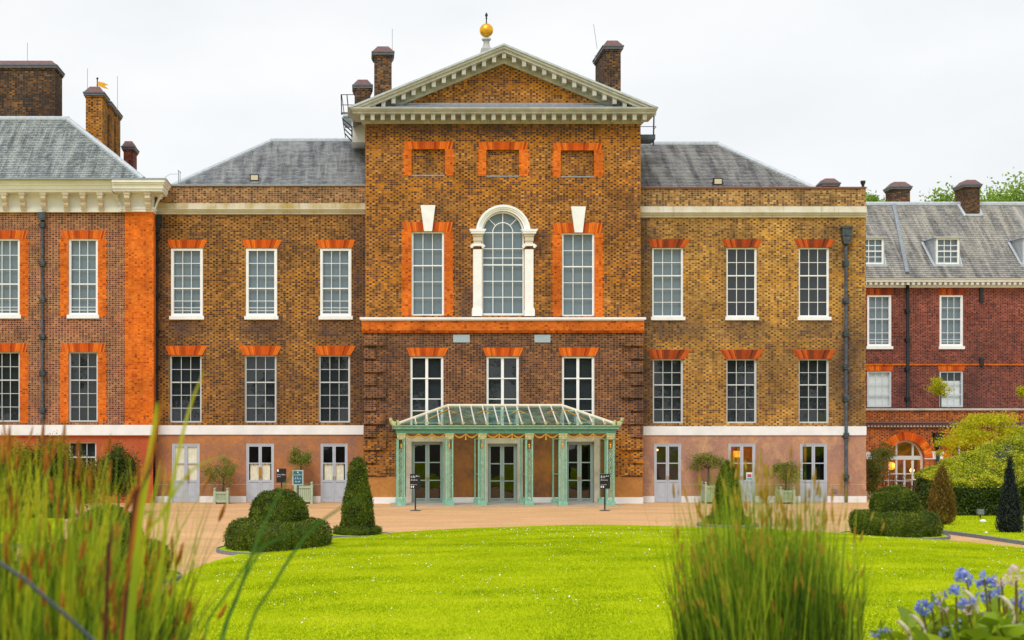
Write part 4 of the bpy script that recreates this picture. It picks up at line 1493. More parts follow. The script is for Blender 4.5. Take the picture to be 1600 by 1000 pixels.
# three glazed doors with stone architraves
for i, (a, b, t) in enumerate(((643, 693, 690), (762, 808, 693), (884, 928, 690))):
    xa, xb, zt = X(a, YD), X(b, YD), Z(t, YD)
    double_door(cb, xa, xb, .0, zt, YD, 'main', 'room_black', split=1, fmat='green_grey_paint', rows=3, gmat='glass_door', rec=.10)
    m = MB()
    aw_ = 9 * YD / F
    m.box(xa - aw_, xa, YD - .07, YD + .05, .30, zt)
    m.box(xb, xb + aw_, YD - .07, YD + .05, .30, zt)
    m.box(xa - aw_, xb + aw_, YD - .07, YD + .05, zt + .001, zt + 8.5 * YD / F)
    m.box(xa - aw_ - .02, xa + .0, YD - .11, YD + .05, 0, .299)
    m.box(xb, xb + aw_ + .02, YD - .11, YD + .05, 0, .299)
    m.build('architrave', 'cream_stone', cb)
# main cornice and pediment
YF = 58.55
m = MB()
def cbox(pxa, pxb, yy, pyt, pyb, mm=None):
    (mm or m).box(X(pxa, yy), X(pxb, yy), yy, YC + 1.0, Z(pyb, yy), Z(pyt, yy))
cbox(569, 1003, 59.14, 188, 193)
cbox(567.5, 1004.5, 59.08, 185.5, 188 - .03)
m.build('bed_moulding', 'pediment_stone', cb)
m = MB()
cbox(550.5, 1025.5, 58.52, 172.5, 177)
cbox(549, 1027, 58.44, 169.5, 172.5 - .03)
cbox(547.5, 1028.5, 58.38, 167.5, 169.5 - .03)
m.build('cornice', 'pediment_stone', cb)
m = MB(); cbox(565, 1006, 59.05, 177, 185.5 - .03, m); m.build('modillion_band', 'pediment_stone', cb)
bm = MB(); bw_ = 6.2 * 58.8 / F; bm.box(-bw_ / 2, bw_ / 2, 0, .5, -.24, 0); bm.box(-bw_ / 2 - .03, bw_ / 2 + .03, -.01, .5, 0, .03)
bmesh0 = bm.build('modillion_source', 'pediment_stone', None, local=True)
MOD = bmesh0.data
bpy.data.objects.remove(bmesh0)
px = 566.5
while px < 1012:
    link('modillion', MOD, (X(px, 58.6), 58.6, Z(177, 58.6) - .035), cb)
    px += 15.75
# tympanum
AX, AY, EL, ER, EY = 787.5, 68.0, 549.0, 1028.0, 165.5
def rake_z(px, off):
    if px <= AX:
        return AY + off + (AX - px) * (EY - AY) / (AX - EL)
    return AY + off + (px - AX) * (EY + 2 - AY) / (ER - AX)
m = MB()
m.prism([(X(600, 59.1), Z(168, 59.1)), (X(980, 59.1), Z(168, 59.1)), (X(AX, 59.1), Z(92, 59.1))], 59.1, 59.4)
m.build('tympanum', 'brick_centre_upper', cb)
m = MB()
m.prism([(X(600, 59.0), Z(168, 58.7)), (X(980, 59.0), Z(168, 58.7)), (X(935, 59.05), Z(160.5, 59.0)), (X(640, 59.05), Z(160.5, 59.0))], 59.04, 59.098)
m.add([(X(575, 58.5), 58.5, Z(167.3, 58.5)), (X(1003, 58.5), 58.5, Z(167.3, 58.5)), (X(960, 59.03), 59.03, Z(163, 59)), (X(612, 59.03), 59.03, Z(163, 59))], [(0, 1, 2, 3)])
m.build('lead_flashing', 'lead', cb)


def rake(layer, o1, o2, y0, mat, y1=YC + .9, pymax=167.4):
    for sgn in (-1, 1):
        def xat(off):
            lim = pymax
            if sgn < 0:
                return AX - (lim - AY - off) * (AX - EL) / (EY - AY)
            return AX + (lim - AY - off) * (ER - AX) / (EY + 2 - AY)
        xu, xl = xat(o1), xat(o2)
        P_ = [(AX, AY + o1), (AX, AY + o2), (xl, pymax), (xu, pymax)]
        mm = MB()
        mm.prism([(X(a, y0), Z(b, y0)) for a, b in P_], y0, y1)
        mm.build(layer, mat, cb)


rake('raking_bed', 23.5, 30.5, 59.0, 'pediment_stone', 59.099)
rake('raking_band', 13.2, 23.4, 58.97, 'pediment_stone', 59.099)
rake('raking_corona', 7.2, 13, 58.50, 'pediment_stone')
rake('raking_cyma', 2.6, 7.1, 58.42, 'cream_pediment' if 'cream_pediment' in M else 'pediment_stone')
rake('raking_lead', -.6, 2.5, 58.36, 'lead_pale')
for sgn in (-1, 1):
    px = AX + (0 if sgn < 0 else 15.7)
    while (px > 582 if sgn < 0 else px < 993):
        link('modillion', MOD, (X(px, 58.6), 58.56, Z(rake_z(px, 13.1), 58.6) - .03), cb)
        px += sgn * 15.7
# gable roof behind the pediment
m = MB()
ya, yb = 58.5, 72.5
zr_, ze_ = Z(70, 58.5), Z(168, 58.5)
xl_, xm_, xr_ = X(551, 58.5), X(AX, 58.5), X(1026, 58.5)
m.add([(xl_, ya, ze_), (xm_, ya, zr_), (xr_, ya, ze_ - .05), (xl_, yb, ze_), (xm_, yb, zr_), (xr_, yb, ze_ - .05)], [(0, 1, 4, 3), (1, 2, 5, 4), (3, 4, 5)])
m.build('roof', 'slate_wing', cb)
m = MB(); m.box(cx0 + .05, cx1 - .05, YC + .4, 72, Z(176, YC), Z(171, YC)); m.build('attic_floor', 'lead', cb)
chimney(cb, 585, 612, 71, 160, 63, 1.0, rods=((613, 44, 0),), hip=.28, ov=.1)
chimney(cb, 554, 579, 123, 215, 63.2, 1.0, hip=.28, ov=.08)
chimney(cb, 945, 970, 62, 160, 63, 2.5, rods=((930.5, 92, 0),), hip=.28, ov=.1)
m = MB(); Y = 65.3; m.tube([(X(933, Y), Y, Z(76, Y)), (X(927.5, Y), Y, Z(38, Y))], .013, 5); m.build('lightning_rod', 'lead', cb)

# white rooftop housing with black rails at the left, steel platform at the right
rh = thing('roof_housing', 'white rooftop stair housing with black railings behind the left pediment end', 'roof housing', (X(557, 63), 63, Z(220, 63)))
Y = 62.5
m = MB(); m.box(X(549, Y), X(571, Y), Y, Y + 1.5, Z(222, Y), Z(189, Y)); m.build('wall', 'white_paint', rh)
m = MB(); m.box(X(536, Y), X(550, Y), Y - .3, Y + 1.5, Z(184, Y), Z(180, Y)); m.box(X(538, Y), X(571, Y), Y - .1, Y + 1.5, Z(189, Y), Z(184, Y) - .002); m.build('platform', 'lead_pale', rh)
m = MB()
for px in (534, 545):
    m.tube([(X(px, Y), Y - .2, Z(181, Y)), (X(px - (1 if px < 540 else 3), Y), Y - .2, Z(149, Y))], .025, 5)
for py in (149.5, 165.5, 178.5):
    m.tube([(X(533, Y), Y - .2, Z(py, Y)), (X(556, Y), Y - .2, Z(py, Y))], .018 if py < 170 else .05, 5)
m.tube([(X(534, Y), Y - .2, Z(150, Y)), (X(538, Y), Y - .2, Z(180, Y))], .018, 5)
m.build('railing', 'iron_black', rh)
m = MB()
for k in range(4):
    m.tube([(X(535.5 + k * 1.2, Y), Y - .4, Z(189 + k * 7.5, Y)), (X(550, Y), Y - .4, Z(201 + k * 7.5, Y))], .035, 4)
m.tube([(X(535, Y), Y - .4, Z(186, Y)), (X(540, Y), Y - .4, Z(218, Y))], .02, 5)
m.tube([(X(550, Y), Y - .4, Z(200, Y)), (X(550, Y), Y - .4, Z(218, Y))], .03, 5)
m.build('stair', 'iron_black', rh)
rp = thing('roof_platform', 'dark steel roof platform with thin rails at the right pediment end', 'roof platform', (X(1012, 62), 62, Z(220, 62)))
Y = 62
m = MB(); m.box(X(1000, Y), X(1024, Y), Y, Y + 1, Z(218, Y), Z(210, Y)); m.build('deck', 'iron_lead_pipe', rp)
m = MB()
m.tube([(X(1021.5, Y), Y + .1, Z(226, Y)), (X(1022.5, Y), Y + .1, Z(180, Y))], .035, 5)
m.tube([(X(1001, Y), Y + .1, Z(197, Y)), (X(1026, Y), Y + .1, Z(197, Y))], .016, 5)
m.tube([(X(1001, Y), Y + .1, Z(222, Y)), (X(1022, Y), Y + .1, Z(222, Y))], .016, 5)
m.tube([(X(1022, Y), Y + .1, Z(182, Y)), (X(1026, Y), Y + .1, Z(178, Y))], .014, 5)
m.tube([(X(1022, Y), Y + .1, Z(202, Y)), (X(1026, Y), Y + .1, Z(197, Y))], .014, 5)
m.build('railing', 'iron_black', rp)
# gilded ball
Y = 62
fx = X(760, Y)
fb = thing('ball_finial', 'golden ball finial on a stone pedestal above the pediment', 'finial', (fx, Y, Z(84, Y)))
m = MB(); m.frustum(fx - .24, fx + .24, Y - .24, Y + .24, Z(100, Y), Z(77, Y), .0); m.lathe(fx, Y, [(.23, Z(77, Y) + .001), (.17, Z(73, Y)), (.135, Z(69, Y)), (.13, Z(64, Y))], 16); m.build('pedestal', 'pediment_stone', fb)
m = MB(); m.lathe(fx, Y, [(.16, Z(64, Y) + .001), (.21, Z(62.5, Y)), (.21, Z(60.5, Y)), (.12, Z(59, Y))], 18); m.build('collar', 'lead_pale', fb)
m = MB(); r_ = 10.7 * Y / F; zc = Z(47.5, Y); m.lathe(fx, Y, [(r_ * math.sin(math.pi * k / 16), zc - r_ * math.cos(math.pi * k / 16)) for k in range(1, 16)], 28); m.build('ball', 'gold_leaf', fb, smooth=True)
m = MB(); m.lathe(fx, Y, [(.03, Z(37, Y)), (.025, Z(30, Y)), (.05, Z(28.5, Y)), (.025, Z(27, Y)), (.07, Z(24, Y)), (.045, Z(21.5, Y)), (.01, Z(19.5, Y))], 10); m.build('spike', 'iron_black', fb)
Y = 71
fx = X(152, Y)
wv = thing('weather_vane', 'golden weather vane showing above the tall twin-flue chimney', 'weather vane', (fx, Y, Z(160, Y)))
m = MB(); m.prism([(X(150, Y), Z(133, Y)), (X(154, Y), Z(127.5, Y)), (X(162, Y), Z(129, Y)), (X(169, Y), Z(132.5, Y)), (X(163, Y), Z(133.5, Y)), (X(169.5, Y), Z(139, Y)), (X(162, Y), Z(137.5, Y)), (X(156, Y), Z(134.5, Y))], Y, Y + .05); m.build('vane', 'gold_leaf', wv)
m = MB(); m.tube([(X(152, Y), Y + .02, Z(170, Y)), (X(152, Y), Y + .02, Z(123, Y))], .03, 6); m.lathe(X(152, Y), Y + .02, [(.02, Z(124.5, Y)), (.06, Z(123, Y)), (.06, Z(122, Y)), (.01, Z(120.5, Y))], 8); m.build('spindle', 'iron_black', wv)

# ------------------------------------------------------------------ entrance canopy
YK, YW = 57.1, 59.0
cn = thing('entrance_canopy', 'green and gilt iron entrance canopy with sloping glass roof over the glazed doors', 'canopy', (X(790, YK), YK, 0))
zf0, zf1 = Z(671.5, YK), Z(664, YK)
kx0, kx1 = X(614.5, YK), X(967, YK)
m = MB()
m.box(kx0 + .02, kx1 - .02, YK - .16, YK + .12, zf0 + .03, zf0 + .13)
m.box(kx0, kx1, YK - .22, YK + .12, zf0 + .131, zf1 - .03)
m.box(kx0 - .03, kx1 + .03, YK - .25, YK + .12, zf1 - .029, zf1)
for s_, xx in ((1, kx0), (-1, kx1)):
    a, b = sorted((xx, xx + s_ * .16))
    m.box(a, b, YK + .121, YW, zf0 + .03, zf1)
m.build('gutter_fascia', 'mint_paint', cn)
m = MB()
m.box(X(619, YK), X(962, YK), YK - .09, YK + .10, zf0 - .15, zf0 + .029)
for xx in (X(619, YK), X(962, YK) - .14):
    m.box(xx, xx + .14, YK + .101, YW, zf0 - .15, zf0 + .029)
m.build('beam', 'mint_dark', cn)
# glazed roof: ridge against the wall, hipped ends
zr = Z(633.5, YW); zev = zf1 + .03
rx0, rx1 = X(700, YW), X(878, YW)
yE = YK - .1
m = MB(); m.tube([(rx0 - .03, YW, zr), (rx1 + .03, YW, zr)], .065, 8); m.build('ridge_bar', 'canopy_cream', cn)
ex0, ex1 = kx0 + .22, kx1 - .22
for a, b in (((rx0, YW, zr), (ex0, yE, zev + .04)), ((rx1, YW, zr), (ex1, yE, zev + .04))):
    m = MB(); m.tube([a, b], .062, 8); m.build('hip_bar', 'canopy_cream', cn)
nb = 11
step = (rx1 - rx0) / (nb - 1)
barx = [rx0 + step * k for k in range(-3, nb + 3)]


def roof_pt(x):
    """top end of a rafter at x: on the ridge, or on the hip beyond it"""
    if x < rx0:
        t = (rx0 - x) / (rx0 - ex0)
    elif x > rx1:
        t = (x - rx1) / (ex1 - rx1)
    else:
        t = 0
    return (x, YW + (yE - YW) * t, zr + (zev + .04 - zr) * t)


for x in barx:
    m = MB(); m.tube([roof_pt(x), (x, yE, zev + .04)], .028, 6); b_ = m.build('rafter', 'canopy_pink_white', cn)
    m = MB(); m.tube([(x, yE - .10, zev + .05), (x, yE - .03, zev + .05)], .062, 10); m.build('rosette', 'mint_gilt', b_)
allx = [ex0] + barx + [ex1]
for k in range(len(allx) - 1):
    a, b = allx[k], allx[k + 1]
    pa, pb = Vector(roof_pt(a)), Vector(roof_pt(b))
    qa, qb = Vector((a, yE, zev + .03)), Vector((b, yE, zev + .03))
    m = MB()
    vs4 = [qa, qb, pb, pa] if (k not in (0, len(allx) - 2)) else ([qa, qb, pb] if k == 0 else [qa, qb, pa])
    m.add([v - Vector((0, 0, .02)) for v in vs4], [tuple(range(len(vs4)))])
    m.build('glass_pane', 'glass_canopy', cn)
for s_, (hx, bx) in ((-1, (rx0, ex0)), (1, (rx1, ex1))):
    m = MB(); m.add([(bx, yE, zev + .01), (bx, YW, zev + .01), (hx, YW, zr - .02)], [(0, 1, 2)]); m.build('glass_pane', 'glass_canopy', cn)
# gilt braces below the glass
m = MB()
zz0, zz1 = zr - .12, zev + .32
for k in range(0, nb - 1, 3):
    a, c_ = rx0 + step * k, min(rx0 + step * (k + 3), rx1)
    mid = (a + c_) / 2
    m.tube([(a, YW - .7, zz0 - .1), (mid, YW - .9, zz1 - .05), (c_, YW - .7, zz0 - .1)], .022, 5)
m.tube([(rx0, YW - .5, zz0 - .05), (ex0 + .9, yE + .2, zev + .06)], .028, 5)
m.tube([(rx1, YW - .5, zz0 - .05), (ex1 - .9, yE + .2, zev + .06)], .028, 5)
m.build('gilt_brace', 'gilt', cn)
for s_, xx in ((-1, kx0), (1, kx1)):
    m = MB()
    pts = [(xx + s_ * (-.10 + .22 * math.sin(t * 1.5)), YK - .1, zf1 + .02 + .30 * (1 - math.cos(t * 1.5))) for t in [k / 10 for k in range(11)]]
    m.tube(pts, [.13 - .07 * k / 10 for k in range(11)], 6)
    m.tube([(xx - s_ * .22, YK - .1, zf1), (xx - s_ * .17, YK - .1, zf1 + .2)], [.09, .05], 6)
    m.build('corner_scroll', 'mint_gilt', cn)

# pierced posts
zcap = zf0 - .15
def post_meshes():
    out = {}
    hw = .155
    m = MB()
    for s_ in (-1, 1):
        for yy in (-.10, .10):
            a, b = sorted((s_ * hw, s_ * (hw - .05)))
            m.box(a, b, yy - .022, yy + .022, .2, zcap - .24)
    for z in (.2, 1.25, zcap - .26):
        m.box(-hw + .056, hw - .056, -.12, -.08, z, z + .03)
        m.box(-hw + .056, hw - .056, .08, .12, z, z + .03)
    out['post'] = m
    o = MB()
    z = .30
    k = 0
    while z < zcap - .62:
        pts = [(.075 * math.cos(q), -.10, z + .085 * math.sin(q)) for q in [2 * math.pi * j / 10 for j in range(11)]]
        o.tube(pts, .012, 4)
        if k % 2 == 0:
            o.tube([(-.07, -.10, z - .08), (.07, -.10, z + .08)], .011, 4)
            o.tube([(.07, -.10, z - .08), (-.07, -.10, z + .08)], .011, 4)
        else:
            o.tube([(0, -.10, z - .09), (0, -.10, z + .09)], .022, 4)
            o.tube([(-.08, -.10, z), (.08, -.10, z)], .014, 4)
        z += .165
        k += 1
    out['scrollwork'] = o
    g = MB(); zg = zcap - .52
    g.lathe(0, -.10, [(.01, zg - .10), (.04, zg - .05), (.025, zg), (.04, zg + .04), (.012, zg + .09)], 8)
    out['gilt_tassel'] = g
    c_ = MB(); c_.box(-hw - .01, hw + .01, -.145, .145, zcap - .24, zcap - .05); c_.box(-hw - .03, hw + .03, -.165, .165, zcap - .049, zcap - .001)
    for s_ in (-1, 1):
        c_.tube([(s_ * (hw - .03), -.17, zcap - .12), (s_ * (hw - .03), -.13, zcap - .12)], .06, 8)
    out['capital'] = c_
    b = MB(); b.box(-hw - .03, hw + .03, -.17, .17, .06, .2); b.box(-hw - .05, hw + .05, -.19, .19, .0, .059)
    out['base'] = b
    return out


pm = post_meshes()
PM = {}
for k_, mm in pm.items():
    o_ = mm.build(k_, {'post': 'mint_paint', 'scrollwork': 'mint_paint', 'gilt_tassel': 'gilt', 'capital': 'mint_gilt', 'base': 'mint_paint'}[k_], None, local=True)
    PM[k_] = o_.data
    bpy.data.objects.remove(o_)
postx = [X(p, YK) for p in (626.8, 702, 753, 826.5, 879, 953.5)]
for x in postx:
    p0 = link('post', PM['post'], (x, YK, 0), cn)
    for k_ in ('scrollwork', 'gilt_tassel', 'capital', 'base'):
        link(k_, PM[k_], (x, YK, 0), p0)
    p1 = link('wall_post', PM['post'], (x, YW - .02, 0), cn)
    link('base', PM['base'], (x, YW - .02, 0), p1)
# swags of gilt drapery
for i in range(5):
    a, b = postx[i] + .17, postx[i + 1] - .17
    nsw = 2 if i in (1, 3) else 3
    for k in range(nsw):
        u0, u1 = a + (b - a) * k / nsw, a + (b - a) * (k + 1) / nsw
        m = MB()
        pts = [(u0 + (u1 - u0) * t, YK - .06, zcap - .01 - .16 * math.sin(math.pi * t)) for t in [j / 10 for j in range(11)]]
        m.tube(pts, [.018 + .022 * math.sin(math.pi * j / 10) for j in range(11)], 6)
        if k < nsw - 1:
            m.tube([(u1, YK - .07, zcap + .02), (u1, YK - .07, zcap - .17), (u1, YK - .07, zcap - .26)], [.02, .026, .045], 6)
        m.build('swag', 'gilt', cn)
m = MB(); m.box(X(612, YK), X(968, YK), YK - .45, YD - .12, -.02, .04); tag(m.build('entrance_step', 'paving_stone'), 'low pale stone step under the green canopy', 'step')

# ------------------------------------------------------------------ signs
def sign(name, label, px, base_py, pyt, pyb, pxa, pxb, face, base=True, edge=None, lines=(), group=None):
    Y = F * H / (base_py - HY)
    x = X(px, Y)
    o = thing(name, label, 'sign', (x, Y, 0), group)
    m = MB(); m.tube([(x, Y, .02), (x, Y, Z(pyb, Y) + .1)], .03, 8); m.build('pole', 'iron_black', o)
    if base:
        m = MB(); m.lathe(x, Y, [(.22, .001), (.22, .018), (.06, .03), (.035, .06)], 20); m.build('base_plate', 'iron_lead_pipe', o)
    xa, xb, z0, z1 = X(pxa, Y), X(pxb, Y), Z(pyb, Y), Z(pyt, Y)
    m = MB(); m.box(xa, xb, Y - .05, Y - .032, z0, z1); b_ = m.build('board', edge or face, o)
    if edge:
        m = MB(); m.box(xa + .04, xb - .04, Y - .056, Y - .051, z0 + .04, z1 - .04); m.build('poster', face, b_)
    return o, b_, Y


def marks(board, Y, rows, mat, pxs):
    """fine print as small raised words: rows of (px0, px1, py, height px, words)"""
    m = MB()
    for pa, pb, py, hp, nw in rows:
        xa, xb = X(pa, Y), X(pb, Y)
        z1, z0 = Z(py, Y), Z(py + hp, Y)
        cur = xa
        nl = max(2, int((xb - xa) / ((z1 - z0) * .62)))
        wl = (xb - xa) / nl
        for k in range(nl):
            if nw and (k + 1) % (max(2, nl // nw)) == 0:
                continue
            t = .55 if random.random() < .6 else 1
            m.box(xa + wl * k, xa + wl * (k + .78), Y - .0605, Y - .0575, z0, z0 + (z1 - z0) * t)
    m.build('lettering', mat, board)


def text_on(board, s, x, z, y, size, mat, align='LEFT'):
    cu = bpy.data.curves.new('lettering', 'FONT')
    cu.body = s
    cu.size = size
    cu.align_x = align
    cu.extrude = .002
    o = bpy.data.objects.new('tmp_text', cu)
    col.objects.link(o)
    dg = bpy.context.evaluated_depsgraph_get()
    me = bpy.data.meshes.new_from_object(o.evaluated_get(dg))
    bpy.data.objects.remove(o)
    me.materials.clear()
    me.materials.append(M[mat])
    t = link('lettering', me, (x, y, z), board)
    t.rotation_euler = (R(90), 0, 0)
    return t


for px, base_py, lab, a, b in ((649, 798, 'black notice on a stand before the left glazed door under the canopy', 640.5, 657), (945, 798, 'black notice on a stand before the right glazed door under the canopy', 937, 953)):
    o, bd, Y = sign('sign_stand', lab, px, base_py, 740.5, 763.5, a, b, 'sign_black', group='black notices by the canopy')
    marks(bd, Y, [(a + 1.2, b - 2, 743.0, 1.5, 3), (a + 1.2, a + 8, 745.2, 1.4, 2), (a + 1.2, b - 4, 749.0, 1.5, 3), (a + 1.2, b - 5, 756.6, 1.0, 4)], 'sign_white', 0)
    m = MB(); m.box(X(a + 1.2, Y), X(a + 2.8, Y), Y - .0605, Y - .0575, Z(762, Y), Z(759, Y)); m.box(X(a + 4.3, Y), X(a + 6.2, Y), Y - .0605, Y - .0575, Z(762, Y), Z(759, Y)); m.build('symbol', 'sign_white', bd)
o, bd, Y = sign('sign_stand', 'black square sign on a pole between the left wing doors', 440, 793, 732, 754, 432, 447.5, 'sign_black', base=True)
m = MB(); m.box(X(432.9, Y), X(435.6, Y), Y - .0605, Y - .0575, Z(737, Y), Z(733, Y)); m.build('symbol', 'sign_white', bd)
text_on(bd, 'Ticket Office', X(433, Y), Z(742.4, Y), Y - .055, .065, 'sign_white')
text_on(bd, 'Entry', X(433, Y), Z(745.2, Y), Y - .055, .065, 'sign_white')
o, bd, Y = sign('poster_stand', 'teal poster board with pale frame on a pole before a planter', 465.7, 794, 734.5, 758, 457, 474, 'sign_teal', base=True, edge='sign_edge')
marks(bd, Y, [(460, 471.5, 740.5, 2.2, 0), (460.5, 463, 745, 3.8, 0), (464.5, 467, 745, 3.8, 0), (468.5, 471, 745, 3.8, 0)], 'sign_pale', 0)
marks(bd, Y, [(461.5, 470, 751.5, 1.6, 2)], 'sign_white', 0)
m = MB(); m.prism([(X(464.3, Y), Z(738.8, Y)), (X(466.7, Y), Z(738.8, Y)), (X(465.5, Y), Z(736.4, Y))], Y - .0605, Y - .0575); m.build('symbol', 'sign_white', bd)

# ------------------------------------------------------------------ red brick range behind, right
YR = 75.0
rg = thing('brick_range', 'dark red brick range with dormered slate roof behind the right wing', 'building', (X(1500, YR), YR, 0))
gx0, gx1 = X(1330, YR), X(1720, YR)
zev = Z(447, YR)
wu = [(1355, 1393), (1468, 1505)]
ops = [(X(a, YR), X(b, YR), Z(543, YR), Z(461, YR)) for a, b in wu] + [(X(a, YR), X(b, YR), Z(636, YR), Z(580, YR)) for a, b in wu[:2]]
wall(rg, 'wall', gx0, gx1, 0, zev, YR, ops, 'brick_range', solid_to=YR + 9)
for i, (a, b) in enumerate(wu):
    window(rg, X(a, YR), X(b, YR), Z(541, YR), Z(461, YR), YR, 3, 4, 'blind_grey', fmat='white_paint', sill=.16, bars=2, rail=2, fw=.10, rec=.03, rowz=[0, .23, .47, .76, 1])
    flat_arch(rg, X(a - 3, YR), X(b + 3, YR), X(a - 1, YR), X(b + 1, YR), Z(460.5, YR), Z(451, YR), YR, 'voussoir_dark', 14)
    if i < 2:
        o_ = window(rg, X(a, YR), X(b, YR), Z(636, YR), Z(580, YR), YR, 3, 3, 'blind_white' if i == 0 else 'room_dark', fmat='sash_paint', rail=2, fw=.07, rec=.03, half=None)
        if i == 1:
            m = MB(); m.box(X(a + 3, YR), X(b - 3, YR), YR + .19, YR + .195, Z(636, YR), Z(595, YR)); m.build('blind', 'blind_white', o_)
        flat_arch(rg, X(a - 3, YR), X(b + 3, YR), X(a - 1, YR), X(b + 1, YR), Z(579.5, YR), Z(571, YR), YR, 'voussoir', 14)
m = MB(); m.box(gx0, gx1, YR - .05, YR + .05, Z(571, YR) + .002, Z(568.5, YR)); m.build('string_course', 'rubbed_brick', rg)
m = MB()
m.box(gx0, gx1, YR - .06, YR + .3, Z(449.5, YR), Z(446, YR))
m.box(gx0, gx1, YR - .10, YR + .3, Z(446, YR) + .001, Z(440.5, YR))
m.box(gx0, gx1, YR - .50, YR + .3, Z(440.5, 74.6) + .001, Z(436, 74.6))
m.box(gx0, gx1, YR - .58, YR + .3, Z(436, 74.6) + .001, Z(434, 74.6))
m.build('cornice', 'white_render', rg)
dm = MB(); dm.box(-.075, .075, 0, .33, -.14, 0)
d0 = dm.build('dentil_source', 'white_paint', None, local=True); DEN = d0.data; bpy.data.objects.remove(d0)
px = 1352.0
while px < 1612:
    link('dentil', DEN, (X(px, 74.6), 74.57, Z(440.5, 74.6) - .005), rg)
    px += 8.35
Ye, Yr = 74.4, 79.0
zE, zR_ = Z(434, Ye), Z(320, Yr)
m = MB()
m.add([(gx0, Ye, zE), (gx1, Ye, zE), (gx1, Yr, zR_), (gx0, Yr, zR_), (gx0, 2 * Yr - Ye, zE), (gx1, 2 * Yr - Ye, zE)], [(0, 1, 2, 3), (3, 2, 5, 4), (0, 3, 4), (1, 5, 2)])
rf = m.build('roof', 'slate_range', rg)
sl = math.hypot(Yr - Ye, zR_ - zE)
slates(rf, (gx0, Ye, zE), (1, 0, 0), (0, Yr - Ye, zR_ - zE), [(0, 0), (X(1640, Ye) - gx0, 0), (X(1640, Ye) - gx0, sl), (0, sl)], 'slate_range', .17, .27)
m = MB(); m.tube([(gx0, Yr, zR_ + .02), (gx1, Yr, zR_ + .02)], .16, 8); m.build('ridge', 'lead_pale', rf)


def on_roof(px, py):
    """point of the front slope seen at a photo position"""
    k = (zR_ - zE) / (Yr - Ye)
    Yv = (H - zE + k * Ye) / (k - (HY - py) / F)
    return Vector((X(px, Yv), Yv, zE + k * (Yv - Ye)))


a, b = on_roof(1396, 322), on_roof(1417, 428)
m = MB(); m.tube([a + Vector((0, -.06, .06)), b + Vector((0, -.06, .06))], .11, 6); m.build('lead_gutter', 'lead', rf)


def dormer(pxc):
    p = on_roof(pxc, 413)
    x, yb, zb = p.x, p.y, p.z
    w_, h_ = .62, 1.42
    o = None
    m = MB()
    yt = yb - .03
    zt = zb + h_
    ytop = Ye + (zt - zE) / ((zR_ - zE) / (Yr - Ye))
    for s_ in (-1, 1):
        xs_ = sorted((x + s_ * w_, x + s_ * (w_ + .06)))
        m.add([(xs_[0], yt, zb), (xs_[1], yt, zb), (xs_[1], yt, zt), (xs_[0], yt, zt), (xs_[0], ytop, zt), (xs_[1], ytop, zt)], [(0, 1, 2, 3), (0, 3, 4), (1, 2, 5), (3, 2, 5, 4)])
        m.tube([(x + s_ * (w_ + .12), yt - .02, zb - .06), (x + s_ * (w_ + .3), ytop - .35, zt - .1)], .07, 5)
    m.box(x - w_ - .16, x + w_ + .16, yt - .14, ytop + .1, zt, zt + .07)
    m.box(x - w_ - .2, x + w_ + .2, yt - .1, yt + .1, zb - .12, zb)
    d_ = m.build('dormer', 'lead_pale', rg)
    f = MB()
    fw = .09
    f.box(x - w_, x - w_ + fw, yt - .03, yt + .06, zb + .001, zt - .001)
    f.box(x + w_ - fw, x + w_, yt - .03, yt + .06, zb + .001, zt - .001)
    f.box(x - w_ + fw, x + w_ - fw, yt - .028, yt + .058, zt - fw, zt - .002)
    f.box(x - w_ + fw, x + w_ - fw, yt - .028, yt + .058, zb + .002, zb + fw)
    vx = [x - w_ + fw + (2 * w_ - 2 * fw) * k / 3 for k in range(4)]
    vz = [zb + fw + (h_ - 2 * fw) * k / 4 for k in range(5)]
    for k in (1, 2): f.box(vx[k] - .017, vx[k] + .017, yt - .01, yt + .04, vz[0], vz[-1])
    for k in (1, 2, 3): f.box(vx[0], vx[-1], yt - (.02 if k == 2 else .008), yt + .038, vz[k] - (.03 if k == 2 else .017), vz[k] + (.03 if k == 2 else .017))
    f.build('window_frame', 'white_paint', d_)
    for i in range(3):
        for j in range(4):
            pane(d_, vx[i], vx[i + 1], yt + .012, vz[j], vz[j + 1])
    b_ = MB(); b_.box(x - w_ + .02, x + w_ - .02, yt + .12, yt + .13, zb + .01, zt - .01); b_.build('blind', 'blind_grey', d_)


for pxc in (1362, 1480, 1617):
    dormer(pxc)
chimney(rg, 1394, 1422, 283, 330, 79.2, 1.0, hip=.3)
c_ = chimney(rg, 1508, 1531, 280, 400, 78.3, 1.3, hip=.28)
m = MB()
kk = (zR_ - zE) / (Yr - Ye)
xa_, xb_ = X(1508, 78.3), X(1531, 78.3)
for (p_, q_) in (((xa_ - .06, 78.22), (xb_ + .06, 78.22)), ((xa_ - .05, 78.15), (xa_ - .12, 79.0)), ((xb_ + .05, 78.15), (xb_ + .12, 79.0))):
    m.tube([(*p_, zE + kk * (p_[1] - Ye) + .06), (*q_, zE + kk * (q_[1] - Ye) + .06)], .10, 6)
m.build('flashing', 'lead_pale', c_)
downpipe(rg, 1417, 446, 640, YR, [486, 531, 577, 623], hopper=False, mat='iron_black', r=.085)
m = MB(); m.box(X(1530, YR), X(1535, YR), YR - .12, YR, Z(473, YR), Z(450, YR)); m.build('pipe_end', 'iron_black', rg)
m = MB(); m.box(X(1530, YR), X(1536, YR), YR - .12, YR, Z(572, YR), Z(560, YR)); m.build('pipe_end', 'iron_black', rg)

